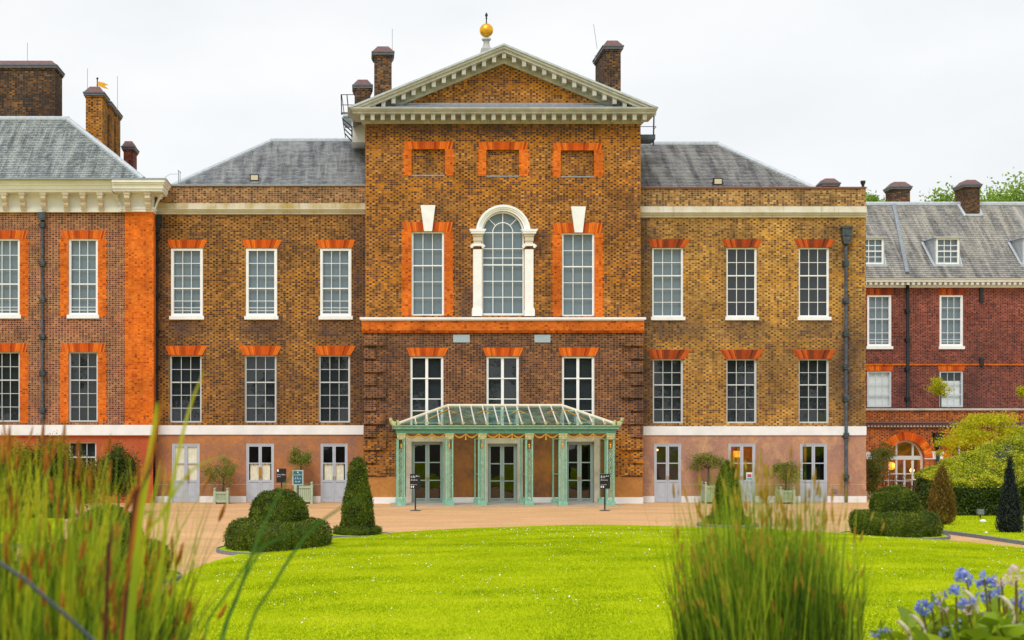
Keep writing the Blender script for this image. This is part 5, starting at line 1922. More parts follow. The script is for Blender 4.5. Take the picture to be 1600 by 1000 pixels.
# ------------------------------------------------------------------ single-storey arcade in front of the range
YA = 70.5
ar_ = thing('garden_arcade', 'low orange brick arcade with arched glazed doors and dark moulded cornice', 'building', (X(1470, YA), YA, 0))
x0, x1 = X(1340, YA), X(1720, YA)
ztop = Z(638, YA)
ars = [(X(1388, YA), X(1444, YA), 0.0, Z(716, YA)), (X(1486, YA), X(1543, YA), 0.0, Z(716, YA))]
wall(ar_, 'wall', x0, x1, -.05, ztop - .1, YA, [], 'brick_arcade', arches=ars, solid_to=YR - .05)
m = MB(); m.box(x0, x1, YA - .10, YA + .4, ztop - .099, ztop); m.build('coping', 'pediment_stone', ar_)
m = MB(); m.box(x0, x1, YA + .41, YR - .06, ztop - .9, ztop - .8); m.build('terrace_floor', 'lead', ar_)
m = MB()
m.box(x0, x1, YA - .07, YA + .1, Z(669, YA), Z(666.5, YA))
m.box(x0, x1, YA - .16, YA + .1, Z(664.5, YA), Z(661, YA))
m.box(x0, x1, YA - .24, YA + .1, Z(661, YA) + .001, Z(658.5, YA))
m.build('cornice', 'terracotta', ar_)
dd = MB(); dd.box(-.05, .05, 0, .1, -.07, 0); d0 = dd.build('dent', 'cream_stone', None, local=True); DD = d0.data; bpy.data.objects.remove(d0)
px = 1356
while px < 1605:
    link('dentil', DD, (X(px, YA), YA - .13, Z(664.6, YA)), ar_)
    px += 5.1
xs = [x0, ars[0][0], ars[0][1], ars[1][0], ars[1][1], x1]
for k in (0, 2, 4):
    m = MB(); m.box(xs[k] + .002, xs[k + 1] - .002, YA - .05, YA - .001, Z(717.5, YA), Z(705.5, YA)); m.build('impost_band', 'white_render', ar_)
for a, b, z0, zs in ars:
    r, c0 = (b - a) / 2, (a + b) / 2
    m = MB()
    nv = 30
    r2 = r + .42
    for k in range(nv):
        q0, q1 = math.pi * (k + .06) / nv, math.pi * (k + .94) / nv
        m.prism([(c0 + r * math.cos(q0), zs + r * math.sin(q0)), (c0 + r2 * math.cos(q0), zs + r2 * math.sin(q0)), (c0 + r2 * math.cos(q1), zs + r2 * math.sin(q1)), (c0 + r * math.cos(q1), zs + r * math.sin(q1))], YA - .065, YA + .1)
    m.build('arch_ring', 'voussoir', ar_)
    f = MB()
    y = YA + .18
    f.box(a, a + .09, y, y + .1, 0, zs); f.box(b - .09, b, y, y + .1, 0, zs)
    f.box(a + .09, b - .09, y - .02, y + .11, zs - .08, zs + .12)
    for k in range(16):
        q0, q1 = math.pi * k / 16, math.pi * (k + 1) / 16
        f.prism([(c0 + r * math.cos(q0), zs + r * math.sin(q0)), (c0 + r * math.cos(q1), zs + r * math.sin(q1)), (c0 + (r - .09) * math.cos(q1), zs + (r - .09) * math.sin(q1)), (c0 + (r - .09) * math.cos(q0), zs + (r - .09) * math.sin(q0))], y, y + .1)
    vx = [a + .09 + (b - a - .18) * t for t in (0, .24, .49, .75, 1)]
    for k in (1, 2, 3):
        f.box(vx[k] - .05, vx[k] + .05, y + .002, y + .098, 0, zs - .08)
    for k in (1, 3):
        f.box(vx[k] - .045, vx[k] + .045, y + .002, y + .098, zs + .12, zs + math.sqrt(max(r * r - (vx[k] - c0) ** 2, .01)) - .03)
    zm = zs * .52
    f.box(a + .09, b - .09, y + .02, y + .08, zm - .025, zm + .025)
    wn_ = f.build('arched_door', 'sash_paint', ar_)
    for k in range(4):
        pane(wn_, vx[k], vx[k + 1], y + .05, .05, zm)
        pane(wn_, vx[k], vx[k + 1], y + .05, zm, zs - .08)
    m = MB(); nn = 14
    m.add([(c0 + (r - .05) * math.cos(math.pi * k / nn), y + .05, zs + .1 + (r - .15) * math.sin(math.pi * k / nn)) for k in range(nn + 1)], [tuple(range(nn + 1))]); m.build('pane', 'glass', wn_)
    m = MB()
    m.add([(a - .5, y + 2.5, 0), (b + .5, y + 2.5, 0), (b + .5, y + 2.5, zs + r), (a - .5, y + 2.5, zs + r)], [(0, 1, 2, 3)])
    m.add([(a - .5, y + .2, 0), (a - .5, y + 2.5, 0), (a - .5, y + 2.5, zs + r), (a - .5, y + .2, zs + r)], [(0, 1, 2, 3)])
    m.add([(b + .5, y + .2, 0), (b + .5, y + 2.5, 0), (b + .5, y + 2.5, zs + r), (b + .5, y + .2, zs + r)], [(0, 1, 2, 3)])
    m.add([(a - .5, y + .2, zs + r), (b + .5, y + .2, zs + r), (b + .5, y + 2.5, zs + r), (a - .5, y + 2.5, zs + r)], [(0, 1, 2, 3)])
    m.build('room_backing', 'room_warm', wn_)
downpipe(ar_, 1464, 682, 770, YA, [735], hopper=True, mat='iron_black', r=.09)
Y = YA + 1.6
pendant('ceiling_lamp', 'warm round lamp glowing inside the arcade arch beside the cafe tables', 1392, 728, Y, .22, 'lamp_orange')
pendant('ceiling_lamp', 'small warm lamp glowing in the middle of the arcade arch', 1425, 735, Y, .12, 'lamp_warm')
pendant('ceiling_lamp', 'warm lamp glowing inside the arcade arch half hidden by the hedge', 1505, 730, Y, .15, 'lamp_warm')
for px, py, e, Y in ((1400, 725, 16, YA + 1.4), (1430, 725, 16, YA + 1.4), (1510, 725, 16, YA + 1.4), (1155, 712, 4, 60.55), (1173, 697, 1.5, 60.45)):
    ld = bpy.data.lights.new('lamp_light', 'POINT'); ld.energy = e; ld.color = (1, .55, .2) if py > 700 else (1, .15, .08); ld.shadow_soft_size = .1
    lo = bpy.data.objects.new('lamp_light', ld); col.objects.link(lo); lo.location = (X(px, Y), Y - .12, Z(py, Y))

# ------------------------------------------------------------------ vegetation builders
def blob_points(n, centre, radii, shell=.55, lobes=0, seed_lobes=None):
    """points through an ellipsoid, denser towards the skin, gathered in clumps"""
    c = np.array(centre); R_ = np.array(radii)
    if lobes:
        d = unit(rng.normal(size=(lobes, 3)))
        lc = d * (rng.uniform(shell, .95, lobes)[:, None])
        k = rng.integers(0, lobes, n)
        off = rng.normal(0, .16, (n, 3))
        p = lc[k] + off
        return c + p * R_, unit(p)
    d = unit(rng.normal(size=(n, 3)))
    r = rng.uniform(shell, 1.0, n)[:, None] ** .6
    return c + d * r * R_, d


def lathe_points(n, prof, cx, cy):
    """area-weighted points on a surface of revolution, with normals"""
    pr = np.array(prof)
    seg = np.diff(pr, axis=0)
    L = np.hypot(seg[:, 0], seg[:, 1])
    A = L * (pr[:-1, 0] + pr[1:, 0]) + 1e-6
    k = rng.choice(len(A), n, p=A / A.sum())
    t = rng.uniform(0, 1, n)
    r = pr[k, 0] + seg[k, 0] * t
    z = pr[k, 1] + seg[k, 1] * t
    a = rng.uniform(0, 2 * np.pi, n)
    nr = seg[k, 1] / L[k]; nz = -seg[k, 0] / L[k]
    P = np.stack([cx + r * np.cos(a), cy + r * np.sin(a), z], 1)
    N = np.stack([nr * np.cos(a), nr * np.sin(a), nz], 1)
    return P, N


def clipped(par, name, prof, cx, cy, n, size, mat='leaf_yew', wob=.02, lobes=0):
    """clipped topiary body: a solid core with a skin of small leaves"""
    m = MB(); m.lathe(cx, cy, [(max((r - .05) * (.88 if lobes else 1), .01), z - (.04 if i else 0)) for i, (r, z) in enumerate(prof)], 28)
    core = m.build(name, mat, par, smooth=True)
    P, N = lathe_points(n, prof, cx, cy)
    bump = wob * (np.sin(P[:, 0] * 7 + P[:, 2] * 5) + np.sin(P[:, 1] * 9 - P[:, 2] * 6) + np.sin(P[:, 0] * 17 + P[:, 1] * 13))
    P = P + N * (bump + rng.normal(-.02, .026, n))[:, None]
    if lobes:                                     # clefts between the clipped segments
        th = np.arctan2(P[:, 1] - cy, P[:, 0] - cx)
        cl = 1 - .10 * np.abs(np.cos(th * lobes / 2 + .45)) ** 14
        P[:, 0] = cx + (P[:, 0] - cx) * cl
        P[:, 1] = cy + (P[:, 1] - cy) * cl
    o = quads('foliage', leaf_quads(P, N, size, .35, .55), mat, core, wloc=tuple(W[core]))
    o['kind'] = 'stuff'
    return core


def round_bed(cx, cy, r, par_label):
    m = MB()
    n = 40
    for k in range(n):
        a, b = 2 * math.pi * k / n, 2 * math.pi * (k + 1) / n
        for ra, rb in ((r, r + .05),):
            m.add([(cx + q * math.cos(t), cy + q * math.sin(t), z) for z in (-.01, .09) for q, t in ((ra, a), (ra, b), (rb, b), (rb, a))], [(4, 5, 6, 7), (2, 3, 7, 6), (0, 1, 5, 4)])
    tag(m.build('bed_edging', 'edging'), kind='structure')
    m = MB(); m.lathe(cx, cy, [(r, .0), (r - .01, .07), (.3, .10)], 40); tag(m.build('planting_bed', 'lawn_soil'), kind='structure')


def mushroom(px, base_py, Wl, label, wl_px=None, scale=1.0):
    Y = F * H / (base_py - HY)
    x = X(px, Y)
    round_bed(x, Y, 1.55 * scale, '')
    o = thing('dome_topiary', label, 'topiary', (x, Y, .1), 'two-tier dome topiaries beside the lawn')
    r1, h1, r2, h2 = 1.36 * scale, .80 * scale, .75 * scale, .74 * scale
    low = [(r1 * .93, .06), (r1 * .99, .25), (r1, h1 * .55), (r1 * .975, h1 * .75), (r1 * .92, h1 * .9), (r1 * .84, h1 * .98), (.3, h1 + .01)]
    up = [(r2 * .96, h1 - .05)] + [(r2 * math.cos(t), h1 + .08 + h2 * math.sin(t) * .95) for t in [R(q) for q in range(0, 90, 10)]] + [(.02, h1 + .08 + h2 * .95)]
    clipped(o, 'lower_tier', low, x, Y, 26000, .06, lobes=6)
    clipped(o, 'dome', up, x, Y, 16000, .06)
    return o


def obelisk(px, base_py, label, hgt=2.35, rb=.51):
    Y = F * H / (base_py - HY)
    x = X(px, Y)
    round_bed(x, Y, .95, '')
    o = thing('cone_topiary', label, 'topiary', (x, Y, .1), 'tall cone topiaries beside the lawn')
    sk = [(.66, .08), (.72, .16), (.72, .24), (.66, .30), (.3, .31)]
    prof = [(rb, .3), (rb * .97, .5), (rb * .86, hgt * .4), (rb * .68, hgt * .65), (rb * .50, hgt * .84), (rb * .38, hgt * .93), (rb * .2, hgt * .985), (.02, hgt)]
    clipped(o, 'skirt', sk, x, Y, 8000, .05)
    clipped(o, 'cone', prof, x, Y, 19000, .06, wob=.012)


mushroom(435, 861, 0, 'two-tier dome topiary at the left edge of the lawn, before the teal poster', scale=1.03)
mushroom(1398, 839, 0, 'two-tier dome topiary right of the lawn, before the cafe tables', scale=.96)
mushroom(168, 905, 0, 'dome topiary mostly hidden behind the tall grasses on the left')
obelisk(559, 838.5, 'tall cone topiary left of the canopy', hgt=2.4)
obelisk(1137, 822, 'tall cone topiary before the golden brick wing, behind the grasses', hgt=2.17)


def hedge(name, label, pts_fn, n, size, mats, loc, core=None, split=None):
    o = thing(name, label, 'hedge', loc)
    if core: core.build('branches', 'leaf_cypress', o)
    P, N, top = pts_fn(n)
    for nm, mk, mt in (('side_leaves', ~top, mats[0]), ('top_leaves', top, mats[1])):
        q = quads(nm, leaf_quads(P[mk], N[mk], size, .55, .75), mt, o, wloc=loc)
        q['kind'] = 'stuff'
    return o


# right hedge: dark clipped front, bright yellow-green leaves on a sloping top
hx0, hx1 = 21.2, 28.5
def hedge_dep(x_): return 2.4 + .5 * (x_ - hx0)
def hedge_zf(x_): return 1.2 + .015 * (x_ - hx0)
def hedge_zb(x_): return 1.48 + .32 * (x_ - hx0)
def right_hedge(n):
    x = rng.uniform(hx0, hx1, n)
    face = rng.random(n)
    P = np.zeros((n, 3)); N = np.zeros((n, 3))
    fr = face < .36
    en = (face >= .36) & (face < .45)
    tp = face >= .45
    zf = hedge_zf(x)
    z = rng.uniform(.03, 1, n) * zf
    P[fr] = np.stack([x, 50.3 + .22 * (z / zf) ** 6, z], 1)[fr]; N[fr] = (0, -1, .15)
    d = rng.uniform(0, 1, n)
    P[en] = np.stack([hx0 + .1 * rng.random(n), 50.3 + d * 2.4, rng.uniform(.03, 1, n) * (1.2 + .28 * d)], 1)[en]; N[en] = (-1, -.1, .1)
    bulge = np.sin(d * np.pi) * .10
    P[tp] = np.stack([x, 50.4 + d * hedge_dep(x), zf + d * (hedge_zb(x) - zf) + bulge + .07 * np.sin(x * 3.1) * np.sin(d * 7)], 1)[tp]; N[tp] = (0, -.5, .85)
    P += N * (rng.normal(0, .05, n) + .05 * np.sin(P[:, 0] * 5 + P[:, 2] * 4))[:, None]
    top = tp | (fr & (P[:, 2] > zf - .16) & (rng.random(n) < .7))
    return P, N, top
m = MB()
ya_, yb_ = 50.55, 50.4
m.add([(hx0 + .2, 50.55, 0), (hx1, 50.55, 0), (hx1, 50.55, hedge_zf(hx1) - .12), (hx0 + .2, 50.55, 1.08), (hx0 + .2, 52.5, 0), (hx1, 50.3 + hedge_dep(hx1), 0), (hx1, 50.3 + hedge_dep(hx1), hedge_zb(hx1) - .15), (hx0 + .2, 52.5, 1.33)],
      [(0, 1, 2, 3), (4, 5, 6, 7), (3, 2, 6, 7), (0, 3, 7, 4), (1, 2, 6, 5)])
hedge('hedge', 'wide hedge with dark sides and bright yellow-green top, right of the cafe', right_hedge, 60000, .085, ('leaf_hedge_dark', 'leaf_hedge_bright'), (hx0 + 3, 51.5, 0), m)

# left hedge behind the grasses
lx0_, lx1_ = X(-80, 49), X(96, 49)
def left_hedge(n):
    x = rng.uniform(lx0_, lx1_, n)
    f = rng.random(n)
    P = np.zeros((n, 3)); N = np.zeros((n, 3))
    fr = f < .6; en = (f >= .6) & (f < .72); tp = f >= .72
    d = rng.uniform(0, 1, n)
    zt = 2.45 + .12 * np.sin(x * 2.2) + .08 * np.sin(x * 5)
    P[fr] = np.stack([x, 49 + 0 * x, rng.uniform(.0, 1, n) ** .8 * zt], 1)[fr]; N[fr] = (0, -1, .2)
    P[en] = np.stack([lx1_ + 0 * x, 49 + d * 1.8, rng.uniform(0, 1, n) * zt], 1)[en]; N[en] = (1, -.2, .2)
    P[tp] = np.stack([x, 49 + d * 1.8, zt + 0 * x], 1)[tp]; N[tp] = (0, -.2, 1)
    P += N * (rng.normal(0, .07, n))[:, None]
    up = tp & (rng.random(n) < .3)
    P[up, 2] += rng.uniform(0, .35, up.sum())
    return P, N, tp | (P[:, 2] > zt - .4)
m = MB(); m.box(lx0_, lx1_ - .1, 49.15, 50.7, 0, 2.3)
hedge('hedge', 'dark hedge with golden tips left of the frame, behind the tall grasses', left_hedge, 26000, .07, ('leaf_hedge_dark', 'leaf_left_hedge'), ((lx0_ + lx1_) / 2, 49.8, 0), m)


def bush(name, label, cat, px, py_c, Y, rx, rz, n, size, mat, lobes=30, trunk=True, base=0.0, shell=.35, group=None, ry=None):
    x, zc = X(px, Y), Z(py_c, Y)
    o = thing(name, label, cat, (x, Y, base), group)
    if trunk:
        m = MB()
        t0 = Vector((x, Y, base)); t1 = Vector((x + .03, Y, zc - rz * .4))
        r0 = .035 + .02 * rx
        m.tube([t0, t0.lerp(t1, .5) + Vector((.02, 0, 0)), t1], [r0, r0 * .85, r0 * .7], 7)
        for k in range(7):
            a = k * .9
            m.tube([t1 - Vector((0, 0, .05)), t1 + Vector((math.cos(a) * rx * .5, math.sin(a) * rx * .4, rz * (.3 + .5 * random.random())))], [r0 * .5, r0 * .15], 5)
        m.build('trunk', 'bark', o)
    P, N = blob_points(n, (x, Y, zc), (rx, ry or rx, rz), shell, lobes)
    q = quads('crown', leaf_quads(P, N, size, .5, .8), mat, o, wloc=(x, Y, zc))
    q['kind'] = 'stuff'
    return o


bush('shrub', 'dense golden-green shrub against the red basement wall, right of the dark hedge', 'shrub', 184, 738, 52, .85, 1.05, 14000, .08, 'leaf_hedge_dark', 90, shell=.15)
bush('shrub', 'low loose golden shrub beside the basement window, behind the tall grasses', 'shrub', 128, 752, 51, 1.1, 1.15, 9000, .075, 'leaf_left_hedge', 60, shell=.15)
bush('shrub', 'round dark green shrub at the corner of the right wing', 'shrub', 1366, 741, 62.5, .62, 1.0, 6000, .07, 'leaf_shrub', 30, shell=.2)
bush('shrub', 'pale green ball shrub beside the lit arcade arch', 'shrub', 1379, 711, 63.5, .5, .55, 4000, .065, 'leaf_olive', 24, shell=.3)
bush('terrace_shrub', 'small leafy shrub on the arcade terrace before a white window', 'shrub', 1469, 605, 72.5, .65, .5, 2200, .09, 'leaf_maple', 22, base=ztop - .8)
bush('terrace_shrub', 'small leafy shrub on the arcade terrace at the right edge', 'shrub', 1603, 614, 72.5, .5, .45, 1500, .09, 'leaf_maple', 18, base=ztop - .8)

# maple in layered sprays
mt = thing('maple_tree', 'yellow-green layered maple tree before the arcade', 'tree', (X(1545, 60), 60, 0))
m = MB()
tb = Vector((X(1560, 60), 60, 0))
m.tube([tb, tb + Vector((-.1, 0, 1.4)), tb + Vector((-.2, 0, 2.6))], [.11, .08, .05], 8)
LP, LN = [], []
for k in range(34):
    cx_, cy_, cz_ = X(rng.uniform(1488, 1622), 60), 60 + rng.uniform(-1, 1.2), 0
    pxk = VX + cx_ * F / 60
    top = 706 - 60 * math.exp(-((pxk - 1545) / 46) ** 2)
    cz_ = Z(top + 22 * rng.random() ** 1.5, 60)
    m.tube([tb + Vector((-.15, 0, 1.2 + .5 * random.random())), Vector((cx_, cy_, cz_))], [.03, .008], 5)
    nn_ = 240
    p = np.array([cx_, cy_, cz_]) + rng.normal(0, 1, (nn_, 3)) * np.array([.32, .3, .09])
    LP.append(p); LN.append(np.tile([0, -.3, .9], (nn_, 1)))
m.build('trunk', 'bark', mt)
q = quads('crown', leaf_quads(np.concatenate(LP), np.concatenate(LN), .105, .6, .85), 'leaf_maple', mt, wloc=tuple(W[mt])); q['kind'] = 'stuff'


def column_conifer(name, label, px, base_py, hgt, rad, mat, n, size, prof):
    Y = F * H / (base_py - HY)
    x = X(px, Y)
    o = thing(name, label, 'conifer', (x, Y, 0))
    m = MB(); m.tube([(x, Y, 0), (x, Y, hgt * .85)], [.05, .015], 6); m.build('trunk', 'bark', o)
    pr = [(r * rad, z * hgt) for r, z in prof]
    P, N = lathe_points(n, pr, x, Y)
    a = np.array([x, Y])
    sh = rng.uniform(.25, 1.0, n) ** .5
    P[:, :2] = a + (P[:, :2] - a) * sh[:, None]
    N = unit(N * .4 + np.array([0, 0, 1.0]))
    P = P + rng.normal(0, .035, (n, 3))
    q = quads('foliage', leaf_quads(P, N, size, .3, .45), mat, o, wloc=(x, Y, 0)); q['kind'] = 'stuff'


column_conifer('columnar_conifer', 'brownish upright conifer at the near corner of the bright hedge', 1472, 822, 2.0, .44, 'leaf_brown', 5200, .10, [(.3, .04), (.9, .12), (1, .3), (.85, .55), (.55, .8), (.2, .95), (.02, 1)])
column_conifer('dark_cypress', 'slim nearly black cypress on the small lawn at the right', 1578, 834, 2.42, .38, 'leaf_cypress', 9000, .09, [(.6, .02), (1, .08), (.95, .2), (.72, .4), (.45, .62), (.22, .82), (.09, .94), (.01, 1)])
# lawn spotlight and pale stones on the right-hand lawn
sp = thing('lawn_spotlight', 'small dark spotlight box on the lawn before the bright hedge', 'spotlight', (X(1533, 49), 49, .05))
m = MB(); m.box(X(1529, 49), X(1538, 49), 49, 49.15, .18, .36); m.build('housing', 'edging', sp)
m = MB(); m.tube([(X(1533, 49), 49.07, .05), (X(1533, 49), 49.07, .18)], .03, 6); m.build('spike', 'iron_black', sp)
for pxs_, pys_, rr, lb in ((1536, 816, .10, 'pale stone on the small lawn beside the spotlight box'), (1541, 833, .05, 'tiny pale stone on the small lawn near the path kerb')):
    Y = F * (H - .05) / (pys_ - HY)
    m = MB(); m.lathe(X(pxs_, Y), Y, [(rr, .05), (rr * 1.1, .05 + rr * .4), (rr * .7, .05 + rr * .9), (rr * .1, .05 + rr)], 9); tag(m.build('pale_stone', 'white_render'), lb, 'stone')

# trees beyond the range
def far_tree(px, py_top, Y, rx, rz, label):
    zc = Z(py_top, Y) - rz
    x = X(px, Y)
    o = thing('background_tree', label, 'tree', (x, Y, 0), 'trees beyond the red brick range')
    m = MB(); m.tube([(x, Y, 0), (x + .2, Y, zc)], [.4, .25], 8)
    for k in range(6):
        m.tube([(x + .1, Y, zc - rz * .5), (x + math.cos(k) * rx * .6, Y + math.sin(k) * 2, zc + rz * .3)], [.14, .04], 5)
    m.build('trunk', 'bark', o)
    P, N = blob_points(15000, (x, Y, zc), (rx, rx * .7, rz), .3, 110)
    q = quads('crown', leaf_quads(P, N, .27, .6, .85), 'leaf_tree', o, wloc=(x, Y, zc)); q['kind'] = 'stuff'


far_tree(1478, 297, 100, 2.6, 3.0, 'green treetop showing between the two range chimneys')
far_tree(1590, 290, 98, 3.6, 4.0, 'green treetop above the range roof at the right edge')
far_tree(1548, 303, 103, 2.6, 3.0, 'green treetop just right of the rear range chimney')
far_tree(1366, 309, 100, 1.6, 2.4, 'small green treetop beside the corner of the right wing')

# park trees behind the viewpoint: the window panes mirror them
for i_, (tx, ty, th, tr_) in enumerate(((-34, -24, 13, 5.5), (-19, -30, 16, 6), (-5, -26, 11.5, 4.5), (9, -33, 15, 6), (23, -27, 12.5, 5), (38, -31, 15, 6), (53, -27, 13, 5.5))):
    o = thing('park_tree', 'park tree behind the viewpoint, seen only mirrored in the lower windows', 'tree', (tx, ty, 0), 'park trees behind the viewpoint')
    m = MB(); m.tube([(tx, ty, 0), (tx + .3, ty, th * .5)], [.45, .28], 8)
    for k in range(6):
        m.tube([(tx + .2, ty, th * .35), (tx + math.cos(k) * tr_ * .6, ty + math.sin(k) * 3, th * .7)], [.16, .05], 5)
    m.build('trunk', 'bark', o)
    P, N = blob_points(3500, (tx, ty, th * .62), (tr_, tr_ * .8, th * .38), .25, 60)
    q = quads('crown', leaf_quads(P, N, .75, .6, .85), 'leaf_hedge_dark', o, wloc=(tx, ty, 0)); q['kind'] = 'stuff'

# ------------------------------------------------------------------ planters with clipped trees
def planter(px0, px1, pyt, pyb, Y, label):
    w_ = (px1 - px0) * Y / F
    h_ = (pyb - pyt) * Y / F
    x = X((px0 + px1) / 2, Y)
    o = thing('planter_box', label, 'planter', (x, Y, 0), 'sage green planter boxes along the palace front')
    hw = w_ / 2
    for sx_ in (-1, 1):
        for sy_ in (-1, 1):
            m = MB(); cx_, cy_ = x + sx_ * (hw - .05), Y + sy_ * (hw - .05)
            m.box(cx_ - .05, cx_ + .05, cy_ - .05, cy_ + .05, 0, h_)
            m.lathe(cx_, cy_, [(.03, h_), (.025, h_ + .02), (.055, h_ + .06), (.045, h_ + .1), (.01, h_ + .12)], 8)
            m.build('corner_post', 'planter_paint', o)
    for k in range(4):
        q = k * math.pi / 2
        for z0, z1, in ((.09, .17), (h_ - .14, h_ - .05)):
            m = MB()
            if k % 2 == 0:
                yy = Y + (1 if k else -1) * (hw - .045)
                m.box(x - hw + .101, x + hw - .101, yy - .025, yy + .025, z0, z1)
            else:
                xx = x + (1 if k == 1 else -1) * (hw - .045)
                m.box(xx - .025, xx + .025, Y - hw + .101, Y + hw - .101, z0, z1)
            m.build('rail', 'planter_paint', o)
        ns = 7
        for j in range(ns):
            m = MB()
            s0 = -hw + .101 + (w_ - .202) * j / ns
            s1 = -hw + .101 + (w_ - .202) * (j + 1) / ns - .012
            if k % 2 == 0:
                yy = Y + (1 if k else -1) * (hw - .06)
                m.box(x + s0, x + s1, yy - .012, yy + .012, .171, h_ - .141)
            else:
                xx = x + (1 if k == 1 else -1) * (hw - .06)
                m.box(xx - .012, xx + .012, Y + s0, Y + s1, .171, h_ - .141)
            m.build('slat', 'planter_paint', o)
    m = MB(); m.box(x - hw + .1, x + hw - .1, Y - hw + .1, Y + hw - .1, .3, h_ - .1); m.build('earth', 'soil', o)
    return x, h_


for px0, px1, pyt, pyb, Y, pc, py_c, rx, rz, lp, lt in (
        (334.5, 358, 767, 788, 59.0, 348, 737, .78, .62, 'small sage green planter box between the two leftmost doors', 'small round tree in the planter between the two leftmost doors'),
        (460, 489, 757, 786.5, 59.2, 469, 715, .58, .45, 'large sage green planter box behind the teal poster', 'loose olive tree in the planter behind the teal poster'),
        (1098, 1126, 757, 787, 59.2, 1106, 724, .85, .45, 'large sage green planter box behind the right cone topiary', 'flat-topped olive tree behind the right cone topiary'),
        (1215, 1239, 765, 788, 59.0, 1227, 739, .66, .58, 'small sage green planter box between the two rightmost doors', 'round olive tree in the planter between the two rightmost doors')):
    x, h_ = planter(px0, px1, pyt, pyb, Y, lp)
    bush('planter_tree', lt, 'tree', pc, py_c, Y, rx, rz, 3200, .075, 'leaf_olive', 34, base=h_ - .15, shell=.35)

# ------------------------------------------------------------------ cafe tables and chairs
def make_chair():
    o = thing('cafe_chair', 'x', 'chair', (0, 0, 0), 'black metal cafe chairs')
    m = MB(); m.box(-.2, .2, -.2, .2, .44, .46); m.build('seat', 'iron_black', o, local=True)
    for sx_ in (-1, 1):
        for sy_ in (-1, 1):
            m = MB(); m.tube([(sx_ * .18, sy_ * .18, .44), (sx_ * .21, sy_ * .21, 0)], .014, 5); m.build('leg', 'iron_black', o, local=True)
    m = MB()
    m.tube([(-.19, .2, .44), (-.2, .24, .8), (-.12, .25, .92), (.12, .25, .92), (.2, .24, .8), (.19, .2, .44)], .016, 5)
    for k in range(3):
        xx = -.1 + .1 * k
        m.tube([(xx, .21, .46), (xx * .6, .235, .7), (xx * 1.1, .25, .9)], .009, 4)
    m.tube([(.09 * math.cos(a), .23, .68 + .09 * math.sin(a)) for a in [j * .7 for j in range(10)]], .009, 4)
    m.build('backrest', 'iron_black', o, local=True)
    return o


def make_table():
    o = thing('cafe_table', 'x', 'table', (0, 0, 0), 'small metal cafe tables')
    m = MB(); m.box(-.36, .36, -.36, .36, .715, .74); m.build('tabletop', 'table_metal', o, local=True)
    m = MB(); m.tube([(0, 0, .03), (0, 0, .715)], .03, 6); m.build('pedestal', 'iron_black', o, local=True)
    for k in range(4):
        a = k * math.pi / 2 + .78
        m = MB(); m.tube([(0, 0, .1), (math.cos(a) * .32, math.sin(a) * .32, .01)], .018, 5); m.build('foot', 'iron_black', o, local=True)
    return o


ch0, tb0 = make_chair(), make_table()
first = True
for px, Y, rz, lab in ((1377, 66.5, 2.8, 'black metal cafe chair nearest the corner of the right wing'), (1398, 67.5, 3.3, 'black metal cafe chair before the middle of the lit arch'), (1416, 66.6, .4, 'black metal cafe chair between two cafe tables'), (1428, 65.2, 4.2, 'black metal cafe chair closest to the bright hedge'), (1388, 64.6, 1.2, 'black metal cafe chair just behind the right dome topiary')):
    o = ch0 if first else copy_tree(ch0)
    first = False
    o.location = (X(px, Y), Y, 0); o.rotation_euler[2] = rz; o['label'] = lab
first = True
for px, Y, lab in ((1384, 65.6, 'metal cafe table left of the lit arch doors'), (1407, 65.2, 'metal cafe table in the middle of the cafe group'), (1427, 66.6, 'metal cafe table against the end of the bright hedge')):
    o = tb0 if first else copy_tree(tb0)
    first = False
    o.location = (X(px, Y), Y, 0); o.rotation_euler[2] = .2; o['label'] = lab

